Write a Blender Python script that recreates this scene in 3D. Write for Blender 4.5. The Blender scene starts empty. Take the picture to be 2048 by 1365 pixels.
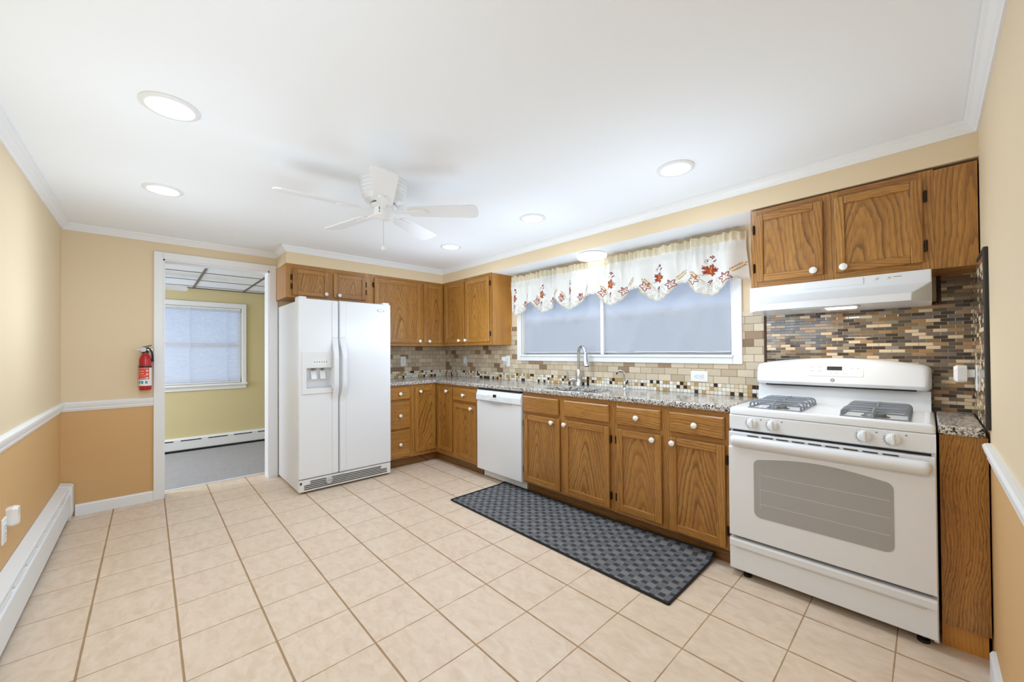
import bpy, bmesh, math, random
from mathutils import Vector, Matrix
random.seed(7)
S = bpy.context.scene
COL = S.collection
PI = math.pi

# ------------------------------------------------------------------ camera, world, exposure
L, W, HC = 4.62, 3.42, 2.235           # kitchen: x 0..L (door wall -> stove wall), y 0..W (heater wall -> sink wall)
XS, YS, YF, ZS = 0.389, 1.4145, 3.123, 2.0726   # soffit faces and underside
def make_camera():
    yaw, pit, rol, f, ppx, ppy = 2.3893, 0.0096, -0.0066, 777.5408, 1024.5021, 696.7303
    fw = Vector((math.cos(yaw)*math.cos(pit), math.sin(yaw)*math.cos(pit), math.sin(pit)))
    r = Vector((math.sin(yaw), -math.cos(yaw), 0)); u = r.cross(fw)
    r2 = math.cos(rol)*r + math.sin(rol)*u; u2 = math.cos(rol)*u - math.sin(rol)*r
    cam = bpy.data.cameras.new('camera'); o = bpy.data.objects.new('camera', cam); COL.objects.link(o)
    m = Matrix.Identity(4)
    for i in range(3):
        m[i][0], m[i][1], m[i][2] = r2[i], u2[i], -fw[i]
    m[0][3], m[1][3], m[2][3] = 4.4578, 0.4813, 1.2295
    o.matrix_world = m
    cam.sensor_width = 36; cam.lens = f/2048*36
    cam.shift_x = (1024-ppx)/2048; cam.shift_y = (ppy-682.5)/2048
    cam.clip_start = 0.02
    S.camera = o
make_camera()
S.view_settings.view_transform = 'Standard'; S.view_settings.look = 'None'
S.view_settings.exposure = 0.38; S.view_settings.gamma = 1.0; S.view_settings.use_curve_mapping = False
wd = bpy.data.worlds.new('sky'); S.world = wd; wd.use_nodes = True
bg = wd.node_tree.nodes['Background']
bg.inputs[0].default_value = (0.50, 0.68, 1.0, 1); bg.inputs[1].default_value = 1.0
POWER_DOWN, POWER_FILL, POWER_FLUSH, POWER_FAR = 2.0, 8.8, 0.20, 3.0

# ------------------------------------------------------------------ materials
def lin(c):
    return tuple(((v/255)/12.92 if v/255 <= .04045 else ((v/255+.055)/1.055)**2.4) for v in c)+(1,)
class NT:
    def __init__(s, name):
        s.m = bpy.data.materials.new(name); s.m.use_nodes = True
        s.t = s.m.node_tree; s.b = s.t.nodes['Principled BSDF']; s.out = s.t.nodes['Material Output']
    def n(s, typ, ins=None, **props):
        nd = s.t.nodes.new(typ)
        for k, v in props.items(): setattr(nd, k, v)
        for k, v in (ins or {}).items():
            sock = nd.inputs[k]
            if isinstance(v, bpy.types.NodeSocket): s.t.links.new(v, sock)
            else: sock.default_value = v
        return nd
    def math(s, op, a, b=None, c=None):
        d = {0: a}
        if b is not None: d[1] = b
        if c is not None: d[2] = c
        return s.n('ShaderNodeMath', d, operation=op).outputs[0]
    def mix(s, f, a, b, blend='MIX'):
        nd = s.n('ShaderNodeMix', data_type='RGBA', blend_type=blend)
        for i, v in ((0, f), (6, a), (7, b)):
            if isinstance(v, bpy.types.NodeSocket): s.t.links.new(v, nd.inputs[i])
            else: nd.inputs[i].default_value = v
        return nd.outputs[2]
    def ramp(s, f, stops, interp='LINEAR'):
        nd = s.n('ShaderNodeValToRGB', {0: f}); cr = nd.color_ramp; cr.interpolation = interp
        while len(cr.elements) < len(stops): cr.elements.new(0.5)
        for e, (p, c) in zip(cr.elements, stops): e.position = p; e.color = c
        return nd.outputs[0]
    def noise(s, vec, scale, detail=3, rough=.5, distortion=0.0):
        return s.n('ShaderNodeTexNoise', {'Vector': vec, 'Scale': scale, 'Detail': detail, 'Roughness': rough, 'Distortion': distortion}).outputs[0]
    def obj(s): return s.n('ShaderNodeTexCoord').outputs['Object']
    def pos(s): return s.n('ShaderNodeNewGeometry').outputs['Position']
    def sep(s, v): return s.n('ShaderNodeSeparateXYZ', {0: v}).outputs
    def comb(s, x, y, z): return s.n('ShaderNodeCombineXYZ', {0: x, 1: y, 2: z}).outputs[0]
    def set(s, **k):
        for key, v in k.items():
            nm = key.replace('_', ' ')
            sock = s.b.inputs[nm]
            if isinstance(v, bpy.types.NodeSocket): s.t.links.new(v, sock)
            else: sock.default_value = v
        return s
    def bump(s, h, strength=.2, dist=.01):
        s.t.links.new(s.n('ShaderNodeBump', {'Height': h, 'Strength': strength, 'Distance': dist}).outputs[0], s.b.inputs['Normal'])
        return s
def pm(name, rgb, rough=.5, metal=0.0, var=0.03, scale=9, **k):
    """plain procedural material: colour with a faint uneven tone"""
    t = NT(name); c = lin(rgb)
    if var:
        f = t.noise(t.obj(), scale, 3)
        d = tuple(x*(1-var*2) for x in c[:3])+(1,)
        t.set(Base_Color=t.mix(f, c, d))
    else: t.set(Base_Color=c)
    t.set(Roughness=rough, Metallic=metal)
    for a, v in k.items(): t.b.inputs[a.replace('_', ' ')].default_value = v
    return t.m
def emit(name, rgb, strength):
    t = NT(name); e = t.n('ShaderNodeEmission', {0: rgb+(1,), 1: strength})
    t.t.links.new(e.outputs[0], t.out.inputs[0]); return t.m

M = {}
M['ceiling'] = pm('ceiling_paint', (247, 249, 252), .9, var=.006, scale=2)
M['trim'] = pm('white_trim_paint', (240, 239, 238), .4, var=.008)
def wall_paint(name, up, lo, split):
    t = NT(name); z = t.sep(t.pos())[2]
    f = t.math('GREATER_THAN', z, split)
    n = t.noise(t.pos(), 3.0, 4)
    c = t.mix(f, lin(lo), lin(up)); c = t.mix(t.math('MULTIPLY', n, .10), c, (0.55, .42, .25, 1))
    t.set(Base_Color=c, Roughness=.62)
    t.bump(t.noise(t.pos(), 260, 2), .04, .002)
    return t.m
M['wall'] = wall_paint('two_tone_wall_paint', (231, 209, 174), (214, 170, 114), .835)
M['wall_up'] = wall_paint('cream_wall_paint', (231, 209, 174), (231, 209, 174), .8)
M['far_wall'] = wall_paint('olive_yellow_wall_paint', (216, 200, 152), (216, 200, 152), .8)
def floor_tile():
    t = NT('beige_floor_tile'); p = t.sep(t.pos()); s = 0.3017
    wob = t.math('MULTIPLY', t.math('SUBTRACT', t.noise(t.pos(), 9, 3), .5), .004)
    u = t.math('ADD', t.math('DIVIDE', t.math('SUBTRACT', p[0], 1.3374), s), 50)
    v = t.math('ADD', t.math('DIVIDE', t.math('SUBTRACT', p[1], 0.2807), s), 50)
    def edge(q, w):
        f = t.math('FRACT', q); d = t.math('MINIMUM', f, t.math('SUBTRACT', 1.0, f))
        d = t.math('ADD', d, t.math('DIVIDE', wob, s))
        return t.math('LESS_THAN', d, w/s)
    g = t.math('MAXIMUM', edge(u, .0024), edge(v, .0042))
    cell = t.comb(t.math('FLOOR', u), t.math('FLOOR', v), 0.0)
    rnd = t.n('ShaderNodeTexWhiteNoise', {0: cell}, noise_dimensions='3D')
    off = t.n('ShaderNodeVectorMath', {0: t.pos(), 1: rnd.outputs[1]}, operation='ADD').outputs[0]
    str_ = t.n('ShaderNodeMapping', {0: off, 3: (13, 22, 15)}).outputs[0]
    n1 = t.noise(str_, 1.0, 6, .62, distortion=.6)
    n2 = t.noise(off, 55, 3)
    c = t.ramp(n1, [(.28, lin((216, 191, 166))), (.52, lin((228, 206, 183))), (.74, lin((236, 217, 197)))])
    c = t.mix(t.math('MULTIPLY', n2, .16), c, lin((205, 176, 140)))
    c = t.mix(t.math('MULTIPLY', rnd.outputs[0], .10), c, lin((205, 180, 150)))
    gc = t.mix(t.noise(t.pos(), 60, 2), lin((150, 118, 84)), lin((183, 150, 114)))
    t.set(Base_Color=t.mix(g, c, gc), Roughness=t.math('ADD', .42, t.math('MULTIPLY', g, .4)))
    t.bump(t.math('SUBTRACT', t.math('MULTIPLY', n1, .3), g), .25, .004)
    return t.m
M['floor'] = floor_tile()
def oak(name, axis, contrast=1.0, tone=1.0, slope=.2, dens=46, wob=1.0, red=0):
    """golden oak; axis = local direction the grain runs ('x' or 'z')"""
    t = NT(name); p = t.sep(t.obj()); rnd = t.n('ShaderNodeObjectInfo').outputs['Random']
    r1 = t.math('MULTIPLY', rnd, 37.0)
    along = p[2] if axis == 'z' else p[0]
    across = t.math('ADD', p[0] if axis == 'z' else p[2], t.math('MULTIPLY', p[1], .7))
    # cathedral figure: a sliced cone of growth rings
    v3 = t.comb(t.math('ADD', t.math('MULTIPLY', across, 4.0), r1), t.math('MULTIPLY', along, 1.5), r1)
    big = t.math('MULTIPLY', t.math('SUBTRACT', t.noise(v3, 1.0, 1), .5), .13*wob)
    ctr = t.math('MULTIPLY', t.math('SUBTRACT', t.math('FRACT', t.math('MULTIPLY', rnd, 13.7)), .5), .16)
    ax = t.math('ADD', t.math('SUBTRACT', across, ctr), big)
    rr = t.math('SQRT', t.math('ADD', t.math('MULTIPLY', ax, ax), .0006))
    ring = t.math('ADD', rr, t.math('MULTIPLY', along, slope))
    jag = t.noise(t.comb(t.math('MULTIPLY', across, 150), t.math('MULTIPLY', along, 16), r1), 1.0, 3, .6)
    slow = t.noise(t.comb(t.math('MULTIPLY', across, 16), t.math('MULTIPLY', along, 5), r1), 1.0, 2)
    ring = t.math('ADD', ring, t.math('ADD', t.math('MULTIPLY', jag, .010*wob), t.math('MULTIPLY', slow, .022*wob)))
    q = t.math('MULTIPLY', ring, dens)
    fr = t.math('FRACT', q)
    rn = t.n('ShaderNodeTexWhiteNoise', {'W': t.math('ADD', t.math('FLOOR', q), r1)}, noise_dimensions='1D').outputs[0]
    dark = t.ramp(fr, [(.0, (0, 0, 0, 1)), (.10, (1, 1, 1, 1)), (.22, (.75, .75, .75, 1)), (.62, (.10, .10, .10, 1)), (1, (0, 0, 0, 1))])
    dark = t.math('MULTIPLY', dark, t.math('ADD', .35, t.math('MULTIPLY', rn, .65)))
    # open pores: short thin streaks along the grain, thicker inside the dark bands
    v5 = t.comb(t.math('ADD', t.math('MULTIPLY', across, 480), r1), t.math('MULTIPLY', along, 17), t.math('MULTIPLY', p[1], 300))
    pores = t.ramp(t.noise(v5, 1.0, 2), [(.50, (0, 0, 0, 1)), (.66, (1, 1, 1, 1))])
    broad = t.noise(t.comb(t.math('ADD', t.math('MULTIPLY', across, 12), r1), t.math('MULTIPLY', along, 1.3), 0.0), 1.0, 3)
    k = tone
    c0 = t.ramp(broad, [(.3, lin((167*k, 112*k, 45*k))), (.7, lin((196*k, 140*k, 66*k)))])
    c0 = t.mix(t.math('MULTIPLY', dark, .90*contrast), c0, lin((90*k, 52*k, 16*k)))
    c0 = t.mix(t.math('MULTIPLY', pores, .50*contrast), c0, lin((96*k, 58*k, 20*k)))
    c0 = t.mix(t.math('MULTIPLY', rnd, .16), c0, lin((150*k, 94*k, 36*k)))
    t.set(Base_Color=c0, Roughness=.34)
    t.b.inputs['Coat Weight'].default_value = .25; t.b.inputs['Coat Roughness'].default_value = .2
    t.bump(t.math('SUBTRACT', .0, pores), .08, .002)
    return t.m
M['oak_v'] = oak('oak_grain_upright', 'z', .9, 1.0, .05, 75, .6)
M['oak_h'] = oak('oak_grain_level', 'x', .9, 1.0, .06, 70, .8)
M['oak_panel'] = oak('oak_panel_cathedral', 'z', 1.0, .98, .20, 44, 1.1)
M['oak_side'] = oak('oak_veneer_side', 'z', .4, 1.10, .02, 90, .4)
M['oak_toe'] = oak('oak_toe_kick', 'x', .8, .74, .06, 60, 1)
M['oak_pale'] = oak('oak_pale_strip', 'z', .3, 1.22, .03, 90, .4)
M['oak_end'] = oak('oak_end_panel', 'z', 1.0, .98, .05, 120, 1.2)
def granite():
    t = NT('speckled_granite'); p = t.pos()
    v1 = t.n('ShaderNodeTexVoronoi', {'Vector': p, 'Scale': 160.0}, feature='F1')
    c1 = t.n('ShaderNodeSeparateColor', {0: v1.outputs['Color']}).outputs[0]
    warp = t.noise(p, 30, 4)
    base = t.ramp(t.math('ADD', t.math('MULTIPLY', c1, .8), t.math('MULTIPLY', warp, .2)),
                  [(.0, lin((28, 25, 25))), (.22, lin((48, 44, 44))), (.28, lin((146, 142, 140))), (.45, lin((206, 198, 188))),
                   (.66, lin((232, 224, 212))), (.82, lin((172, 164, 158))), (.93, lin((150, 120, 96)))])
    v2 = t.noise(p, 210, 2)
    sp = t.ramp(v2, [(.58, (0, 0, 0, 1)), (.64, (1, 1, 1, 1))])
    t.set(Base_Color=t.mix(t.math('MULTIPLY', sp, .85), base, lin((30, 26, 26))), Roughness=.14)
    return t.m
M['granite'] = granite()
def brick_mat(name, bw, bh, mortar, mcol, stops, ox=0, oz=0, stagger=.5, rough=.45, mottle=.25, axis='both', rough_rand=0):
    """individual tiles in courses; every tile draws its own colour"""
    t = NT(name); p = t.sep(t.pos()); nrm = t.sep(t.n('ShaderNodeNewGeometry').outputs['Normal'])
    sideways = t.math('GREATER_THAN', t.math('ABSOLUTE', nrm[0]), .5)
    hx = t.n('ShaderNodeMix', {0: sideways, 2: p[0], 3: p[1]}, data_type='FLOAT').outputs[0]
    v = t.math('ADD', t.math('DIVIDE', t.math('SUBTRACT', p[2], oz), bh), 100)
    row = t.math('FLOOR', v)
    odd = t.math('MODULO', row, 2.0)
    u = t.math('ADD', t.math('ADD', t.math('DIVIDE', t.math('SUBTRACT', hx, ox), bw), 200), t.math('MULTIPLY', odd, stagger))
    fu, fv = t.math('FRACT', u), t.math('FRACT', v)
    du = t.math('MULTIPLY', t.math('MINIMUM', fu, t.math('SUBTRACT', 1.0, fu)), bw)
    dv = t.math('MULTIPLY', t.math('MINIMUM', fv, t.math('SUBTRACT', 1.0, fv)), bh)
    d = t.math('MINIMUM', du, dv)
    g = t.math('LESS_THAN', d, mortar/2)
    cell = t.comb(t.math('FLOOR', u), row, sideways)
    wn = t.n('ShaderNodeTexWhiteNoise', {0: cell}, noise_dimensions='3D')
    c = t.ramp(wn.outputs[0], stops, 'CONSTANT')
    if mottle:
        n = t.ramp(t.noise(t.pos(), 95, 5, .7), [(.35, (0, 0, 0, 1)), (.65, (1, 1, 1, 1))])
        c = t.mix(t.math('MULTIPLY', n, mottle), c, lin((170, 140, 106)))
        hsv = t.n('ShaderNodeHueSaturation', {'Value': t.math('ADD', .9, t.math('MULTIPLY', t.n('ShaderNodeSeparateColor', {0: wn.outputs[1]}).outputs[1], .2)), 'Color': c})
        c = hsv.outputs[0]
    t.set(Base_Color=t.mix(g, c, lin(mcol)))
    if rough_rand:
        t.set(Roughness=t.math('ADD', .08, t.math('MULTIPLY', t.math('GREATER_THAN', wn.outputs[0], .78), .35)))
    else: t.set(Roughness=rough)
    hgt = t.math('MINIMUM', t.math('MULTIPLY', d, 500), 1.0)
    t.bump(hgt, .3, .0015)
    return t.m
B1, B2, B3, BR = lin((204, 187, 160)), lin((215, 199, 173)), lin((196, 177, 148)), lin((150, 120, 90))
M['stone_tile'] = brick_mat('tumbled_stone_tile', .102, .0512, .003, (120, 98, 74),
    [(0, B1), (.2, B2), (.4, B3), (.6, B1), (.7, B2), (.82, BR), (.94, lin((132, 104, 76)))], ox=.05, oz=.997, rough=.5)
M['mosaic_strip'] = brick_mat('small_square_mosaic', .0267, .0267, .0022, (120, 104, 88),
    [(0, lin((238, 234, 226))), (.25, lin((230, 214, 186))), (.42, lin((216, 196, 160))), (.56, lin((190, 150, 96))), (.68, lin((224, 216, 200))), (.80, lin((52, 34, 28))), (.93, lin((178, 160, 110)))],
    oz=.9170, stagger=0, rough=.15, mottle=0)
M['mosaic_glass'] = brick_mat('glass_brick_mosaic', .0505, .01735, .0020, (150, 132, 112),
    [(0, lin((72, 62, 54))), (.20, lin((98, 88, 78))), (.34, lin((126, 114, 102))), (.48, lin((146, 118, 82))), (.62, lin((158, 146, 124))), (.72, lin((176, 138, 98))), (.80, lin((232, 208, 172)))],
    ox=3.745, oz=.917, rough_rand=1, mottle=0)
def rope_mat():
    t = NT('bronze_rope_tile'); p = t.sep(t.pos())
    w = t.math('SINE', t.math('MULTIPLY', t.math('ADD', t.math('ADD', t.math('MULTIPLY', p[0], 1.0), p[1]), p[2]), 2*PI/.0105))
    t.set(Base_Color=t.ramp(t.math('ADD', t.math('MULTIPLY', w, .5), .5), [(.3, lin((34, 24, 18))), (.8, lin((120, 86, 62)))]), Roughness=.35)
    t.bump(w, .6, .003); return t.m
M['rope'] = rope_mat()
M['rope_dark'] = pm('black_rope_tile', (46, 42, 40), .4, scale=80, var=.2)
M['white'] = pm('white_enamel', (236, 237, 239), .22, var=.006)
M['white_matte'] = pm('white_plastic', (234, 234, 233), .42, var=.008)
M['white_tex'] = pm('white_textured_steel', (232, 233, 235), .38, var=.006)
M['fan_white'] = pm('fan_white', (243, 244, 246), .38, var=.006)
M['ceramic'] = pm('white_ceramic', (245, 243, 240), .12, var=.004)
M['black'] = pm('black_plastic', (14, 14, 15), .5, var=.0)
M['dark_slot'] = pm('dark_recess', (20, 20, 24), .7, var=0)
M['bronze'] = pm('dark_bronze', (52, 38, 28), .4, .6, var=.05)
M['chrome'] = pm('chrome', (205, 208, 214), .12, 1.0, var=.0)
M['steel'] = pm('brushed_steel', (176, 178, 182), .28, 1.0, var=.03)
M['grate'] = pm('grey_enamel_grate', (134, 138, 144), .38, var=.06, scale=40)
M['burner'] = pm('burner_aluminium', (128, 126, 124), .45, .5, var=.08)
M['oven_glass'] = pm('grey_oven_glass', (172, 170, 168), .16, var=.02)
M['oven_line'] = pm('oven_rack_line', (208, 207, 206), .3, var=0)
M['grey'] = pm('grey_print', (120, 120, 122), .5, var=0)
M['grey_lt'] = pm('pale_grey_plastic', (205, 203, 200), .45, var=.01)
M['grey_mid'] = pm('mid_grey_plastic', (168, 168, 170), .4, var=0)
M['display'] = pm('display_glass', (58, 58, 56), .12, var=.03)
M['red'] = pm('red_enamel', (186, 30, 36), .22, var=.02)
M['label_red'] = pm('orange_red_label', (222, 66, 42), .4, var=.02)
M['label_white'] = pm('white_label', (238, 236, 230), .4, var=0)
M['label_blue'] = pm('blue_pictogram', (60, 150, 196), .4, var=0)
M['mat_edge'] = pm('black_mat_border', (24, 24, 27), .8, var=.1, scale=200)
def mat_weave():
    t = NT('charcoal_basket_weave'); p = t.sep(t.obj()); s = .0385
    u = t.math('FLOOR', t.math('ADD', t.math('DIVIDE', p[0], s), 100)); v = t.math('FLOOR', t.math('ADD', t.math('DIVIDE', p[1], s), 100))
    chk = t.math('MODULO', t.math('ADD', u, v), 2.0)
    def inner(q):
        f = t.math('FRACT', t.math('ADD', t.math('DIVIDE', q, s), 100)); f = t.math('ADD', f, t.math('MULTIPLY', t.math('SUBTRACT', t.noise(t.obj(), 300, 1), .5), .35))
        return t.math('LESS_THAN', t.math('ABSOLUTE', t.math('SUBTRACT', f, .5)), .40)
    chk = t.math('MULTIPLY', chk, t.math('MULTIPLY', inner(p[0]), inner(p[1])))
    row = t.math('MODULO', v, 2.0)
    n = t.noise(t.obj(), 240, 3, .8); n2 = t.noise(t.n('ShaderNodeMapping', {0: t.obj(), 3: (600, 90, 1)}).outputs[0], 1, 1)
    n3 = t.noise(t.obj(), 5, 2)
    light = t.mix(n, lin((40, 40, 43)), lin((170, 170, 171)))
    dark = t.mix(n2, lin((20, 20, 22)), lin((56, 55, 57)))
    mid = t.mix(n2, lin((54, 54, 57)), lin((142, 141, 142)))
    sel = t.mix(row, light, mid)
    dk = t.math('MULTIPLY', chk, .85)
    c = t.mix(dk, sel, dark)
    t.set(Base_Color=t.mix(t.math('MULTIPLY', n3, .3), c, lin((48, 48, 54))), Roughness=.85)
    t.bump(n, .3, .002); return t.m
M['mat'] = mat_weave()
def carpet():
    t = NT('grey_carpet'); n = t.noise(t.pos(), 70, 5, .75); n2 = t.noise(t.pos(), 9, 3)
    c = t.mix(n, lin((128, 124, 124)), lin((206, 202, 202)))
    t.set(Base_Color=t.mix(t.math('MULTIPLY', n2, .4), c, lin((140, 134, 130))), Roughness=.95)
    t.bump(n, .5, .01); return t.m
M['carpet'] = carpet()
def cloth(name, rgb, transl, rough=.9):
    t = NT(name); c = lin(rgb)
    w = t.noise(t.n('ShaderNodeMapping', {0: t.obj(), 3: (700, 700, 500)}).outputs[0], 1, 2)
    col = t.mix(t.math('MULTIPLY', w, .12), c, tuple(x*.8 for x in c[:3])+(1,))
    d = t.n('ShaderNodeBsdfDiffuse', {0: col}); tr = t.n('ShaderNodeBsdfTranslucent', {0: col})
    mx = t.n('ShaderNodeMixShader', {0: transl, 1: d.outputs[0], 2: tr.outputs[0]})
    t.t.links.new(mx.outputs[0], t.out.inputs[0]); return t.m
M['valance'] = cloth('ivory_valance_cloth', (244, 241, 234), .18)
M['valance_pocket'] = cloth('cream_rod_pocket_cloth', (232, 220, 192), .10)
M['curtain'] = cloth('white_sheer_cloth', (236, 238, 244), .50)
M['slat'] = cloth('white_blind_slat', (238, 240, 246), .35)
for nm, rgb in dict(leaf_orange=(196, 78, 34), leaf_rust=(150, 52, 26), leaf_gold=(206, 150, 70), wheat=(212, 178, 110), red_outline=(158, 48, 40), berry=(140, 22, 42), stem=(128, 116, 92), lace=(202, 188, 158)).items():
    M[nm] = pm('thread_'+nm, rgb, .7, var=.1, scale=120)
M['glass'] = NT('window_glass').set(Base_Color=(1, 1, 1, 1), Roughness=.0, Transmission_Weight=1.0, IOR=1.05).m
M['screen'] = cloth('insect_screen', (205, 206, 208), .85)
M['lamp'] = emit('lamp_diffuser', (1, .99, .97), 5.0)
M['lamp_soft'] = emit('flush_lamp_diffuser', (1, .99, .98), 1.05)
M['hood_lamp'] = emit('hood_lamp_lens', (1, .95, .88), 5.0)
M['siding'] = pm('pale_siding', (205, 208, 214), .8)
M['ground'] = pm('dull_grass', (120, 128, 112), .9)

# ------------------------------------------------------------------ mesh helpers
class MB:
    def __init__(s): s.v, s.f, s.m, s.s = [], [], [], []
    def add(s, vs, fs, m=0, smooth=False):
        o = len(s.v); s.v += [tuple(v) for v in vs]
        for f in fs: s.f.append(tuple(i+o for i in f)); s.m.append(m); s.s.append(smooth)
        return s
    def box(s, x0, x1, y0, y1, z0, z1, m=0):
        v = [(x, y, z) for z in (z0, z1) for y in (y0, y1) for x in (x0, x1)]
        return s.add(v, [(0, 2, 3, 1), (4, 5, 7, 6), (0, 1, 5, 4), (2, 6, 7, 3), (0, 4, 6, 2), (1, 3, 7, 5)], m)
    def loft(s, loops, m=0, cap0=True, cap1=True, smooth=False, closed=True):
        n = len(loops[0]); vs = [p for l in loops for p in l]; fs = []
        for i in range(len(loops)-1):
            for j in range(n if closed else n-1):
                a, b = i*n+j, i*n+(j+1) % n
                fs.append((a, b, b+n, a+n))
        s.add(vs, fs, m, smooth)
        if cap0: s.add(loops[0], [tuple(range(n))[::-1]], m)
        if cap1: s.add(loops[-1], [tuple(range(n))], m)
        return s
    def lathe(s, prof, origin=(0, 0, 0), axis='z', n=24, m=0, smooth=True, cap0=True, cap1=True):
        ox, oy, oz = origin; loops = []
        for r, h in prof:
            l = []
            for k in range(n):
                a = 2*PI*k/n; c, d = r*math.cos(a), r*math.sin(a)
                if axis == 'z': l.append((ox+c, oy+d, oz+h))
                elif axis == '-y': l.append((ox+c, oy-h, oz+d))
                elif axis == 'x': l.append((ox+h, oy+c, oz+d))
                elif axis == 'y': l.append((ox-c, oy+h, oz+d))
            loops.append(l)
        return s.loft(loops, m, cap0, cap1, smooth)
    def tube(s, path, r, n=10, m=0, caps=True, smooth=True):
        P = [Vector(p) for p in path]; rs = r if isinstance(r, (list, tuple)) else [r]*len(P); loops = []
        up = None
        for i, p in enumerate(P):
            d = (P[min(i+1, len(P)-1)]-P[max(i-1, 0)]).normalized()
            if up is None: up = Vector((0, 0, 1)) if abs(d.z) < .9 else Vector((1, 0, 0))
            a = d.cross(up)
            if a.length < 1e-5: a = d.cross(Vector((1, .3, 0)))
            a.normalize(); b = a.cross(d).normalized(); up = b
            loops.append([tuple(p+rs[i]*(math.cos(2*PI*k/n)*a+math.sin(2*PI*k/n)*b)) for k in range(n)])
        return s.loft(loops, m, caps, caps, smooth)
    def prism(s, poly, axis, a, b, m=0, smooth=False):
        def P(u, v, w): return {'x': (w, u, v), 'y': (u, w, v), 'z': (u, v, w)}[axis]
        return s.loft([[P(u, v, a) for u, v in poly], [P(u, v, b) for u, v in poly]], m, True, True, smooth)
    def sweep(s, path, prof, m=0, closed=False):
        """plan sweep: profile (d, z), d measured to the right of the walking direction, mitred corners"""
        n = len(path); loops = []
        P = [Vector((p[0], p[1])) for p in path]
        for i in range(n):
            a = P[i]-P[i-1] if (i > 0 or closed) else P[i+1]-P[i]
            b = P[(i+1) % n]-P[i] if (i < n-1 or closed) else a
            a.normalize(); b.normalize()
            na, nb = Vector((a.y, -a.x)), Vector((b.y, -b.x))
            mt = (na+nb); mt /= max(mt.dot(na), .2)
            loops.append([(P[i].x+mt.x*d, P[i].y+mt.y*d, z) for d, z in prof])
        if closed: loops.append(loops[0])
        return s.loft(loops, m, not closed, not closed)
    def build(s, name, mats, parent=None, bevel=0, seg=2, loc=None, rot=0, angle=40, weld=False, centre=False):
        if centre:
            c = [(min(v[i] for v in s.v)+max(v[i] for v in s.v))/2 for i in range(3)]
            s.v = [tuple(v[i]-c[i] for i in range(3)) for v in s.v]; loc = c
        me = bpy.data.meshes.new(name); me.from_pydata(s.v, [], s.f)
        for p, mi, sm in zip(me.polygons, s.m, s.s): p.material_index = mi; p.use_smooth = sm
        for mt in (mats if isinstance(mats, (list, tuple)) else [mats]): me.materials.append(mt)
        bm = bmesh.new(); bm.from_mesh(me)
        if weld: bmesh.ops.remove_doubles(bm, verts=bm.verts, dist=1e-5)
        bmesh.ops.recalc_face_normals(bm, faces=bm.faces)
        for e in bm.edges:
            if len(e.link_faces) == 2 and e.calc_face_angle(0) > math.radians(38) and e.link_faces[0].smooth and len(bm.faces) < 9000: e.smooth = False
        bm.to_mesh(me); bm.free(); me.update()
        o = bpy.data.objects.new(name, me); COL.objects.link(o)
        if parent: o.parent = parent
        if loc: o.location = loc
        o.rotation_euler = (0, 0, rot)
        if bevel:
            b = o.modifiers.new('bevel', 'BEVEL'); b.width = bevel; b.segments = seg; b.limit_method = 'ANGLE'; b.angle_limit = math.radians(angle)
            b.harden_normals = False
        return o
def tag(o, label, cat, group=None):
    o['label'] = label; o['category'] = cat
    if group: o['group'] = group
    return o
def thing(name, label, cat, loc=(0, 0, 0), rot=0, group=None):
    o = bpy.data.objects.new(name, None); COL.objects.link(o); o.empty_display_size = .05
    o.location = loc; o.rotation_euler = (0, 0, rot)
    return tag(o, label, cat, group)
def struct(name, mb, mats, parent=None, **k):
    o = mb.build(name, mats, parent, **k)
    if parent is None: o['kind'] = 'structure'
    return o
def dup(root, loc, rot, label):
    r = root.copy(); COL.objects.link(r); r.location = loc; r.rotation_euler = (0, 0, rot); r['label'] = label
    for ch in list(root.children):
        c = ch.copy(); COL.objects.link(c); c.parent = r
        for g in ch.children:
            d = g.copy(); COL.objects.link(d); d.parent = c
    return r
def rrect(x0, x1, z0, z1, r, y, n=5):
    """rounded rectangle loop in the xz plane at depth y"""
    out = []
    for cx, cz, a0 in ((x1-r, z1-r, 0), (x0+r, z1-r, 90), (x0+r, z0+r, 180), (x1-r, z0+r, 270)):
        for k in range(n+1):
            a = math.radians(a0+90*k/n); out.append((cx+r*math.cos(a), y, cz+r*math.sin(a)))
    return out

# ------------------------------------------------------------------ the setting
FX, FZ = -1.958, 2.08       # next room: far wall and its ceiling
TH = .13                    # door wall thickness
mb = MB().box(-.0, L, 0, W, -.06, 0).box(-.21, 0, .5, 1.42, -.06, 0)
struct('floor', mb, M['floor'])
struct('floor_next_room', MB().box(FX, -.225, -1.6, 2.7, -.06, .004), M['carpet'])
o = MB().box(-.228, -.205, .572, 1.357, 0, .006).build('trim_threshold', M['white_matte'], bevel=.002); o['kind'] = 'structure'
struct('ceiling', MB().box(-.0, L, 0, W, HC, HC+.08), M['ceiling'])
struct('wall_left', MB().box(-TH, L+.12, -.12, 0, 0, HC), M['wall'])
# door wall with its opening
DY0, DY1, DZ = .572, 1.357, 2.043
mb = MB().box(-TH, 0, 0, DY0, 0, HC).box(-TH, 0, DY1, W, 0, HC).box(-TH, 0, DY0, DY1, DZ, HC)
struct('wall_far', mb, M['wall'])
struct('wall_right', MB().box(L, L+.12, 0, W, 0, HC), M['wall'])
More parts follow.
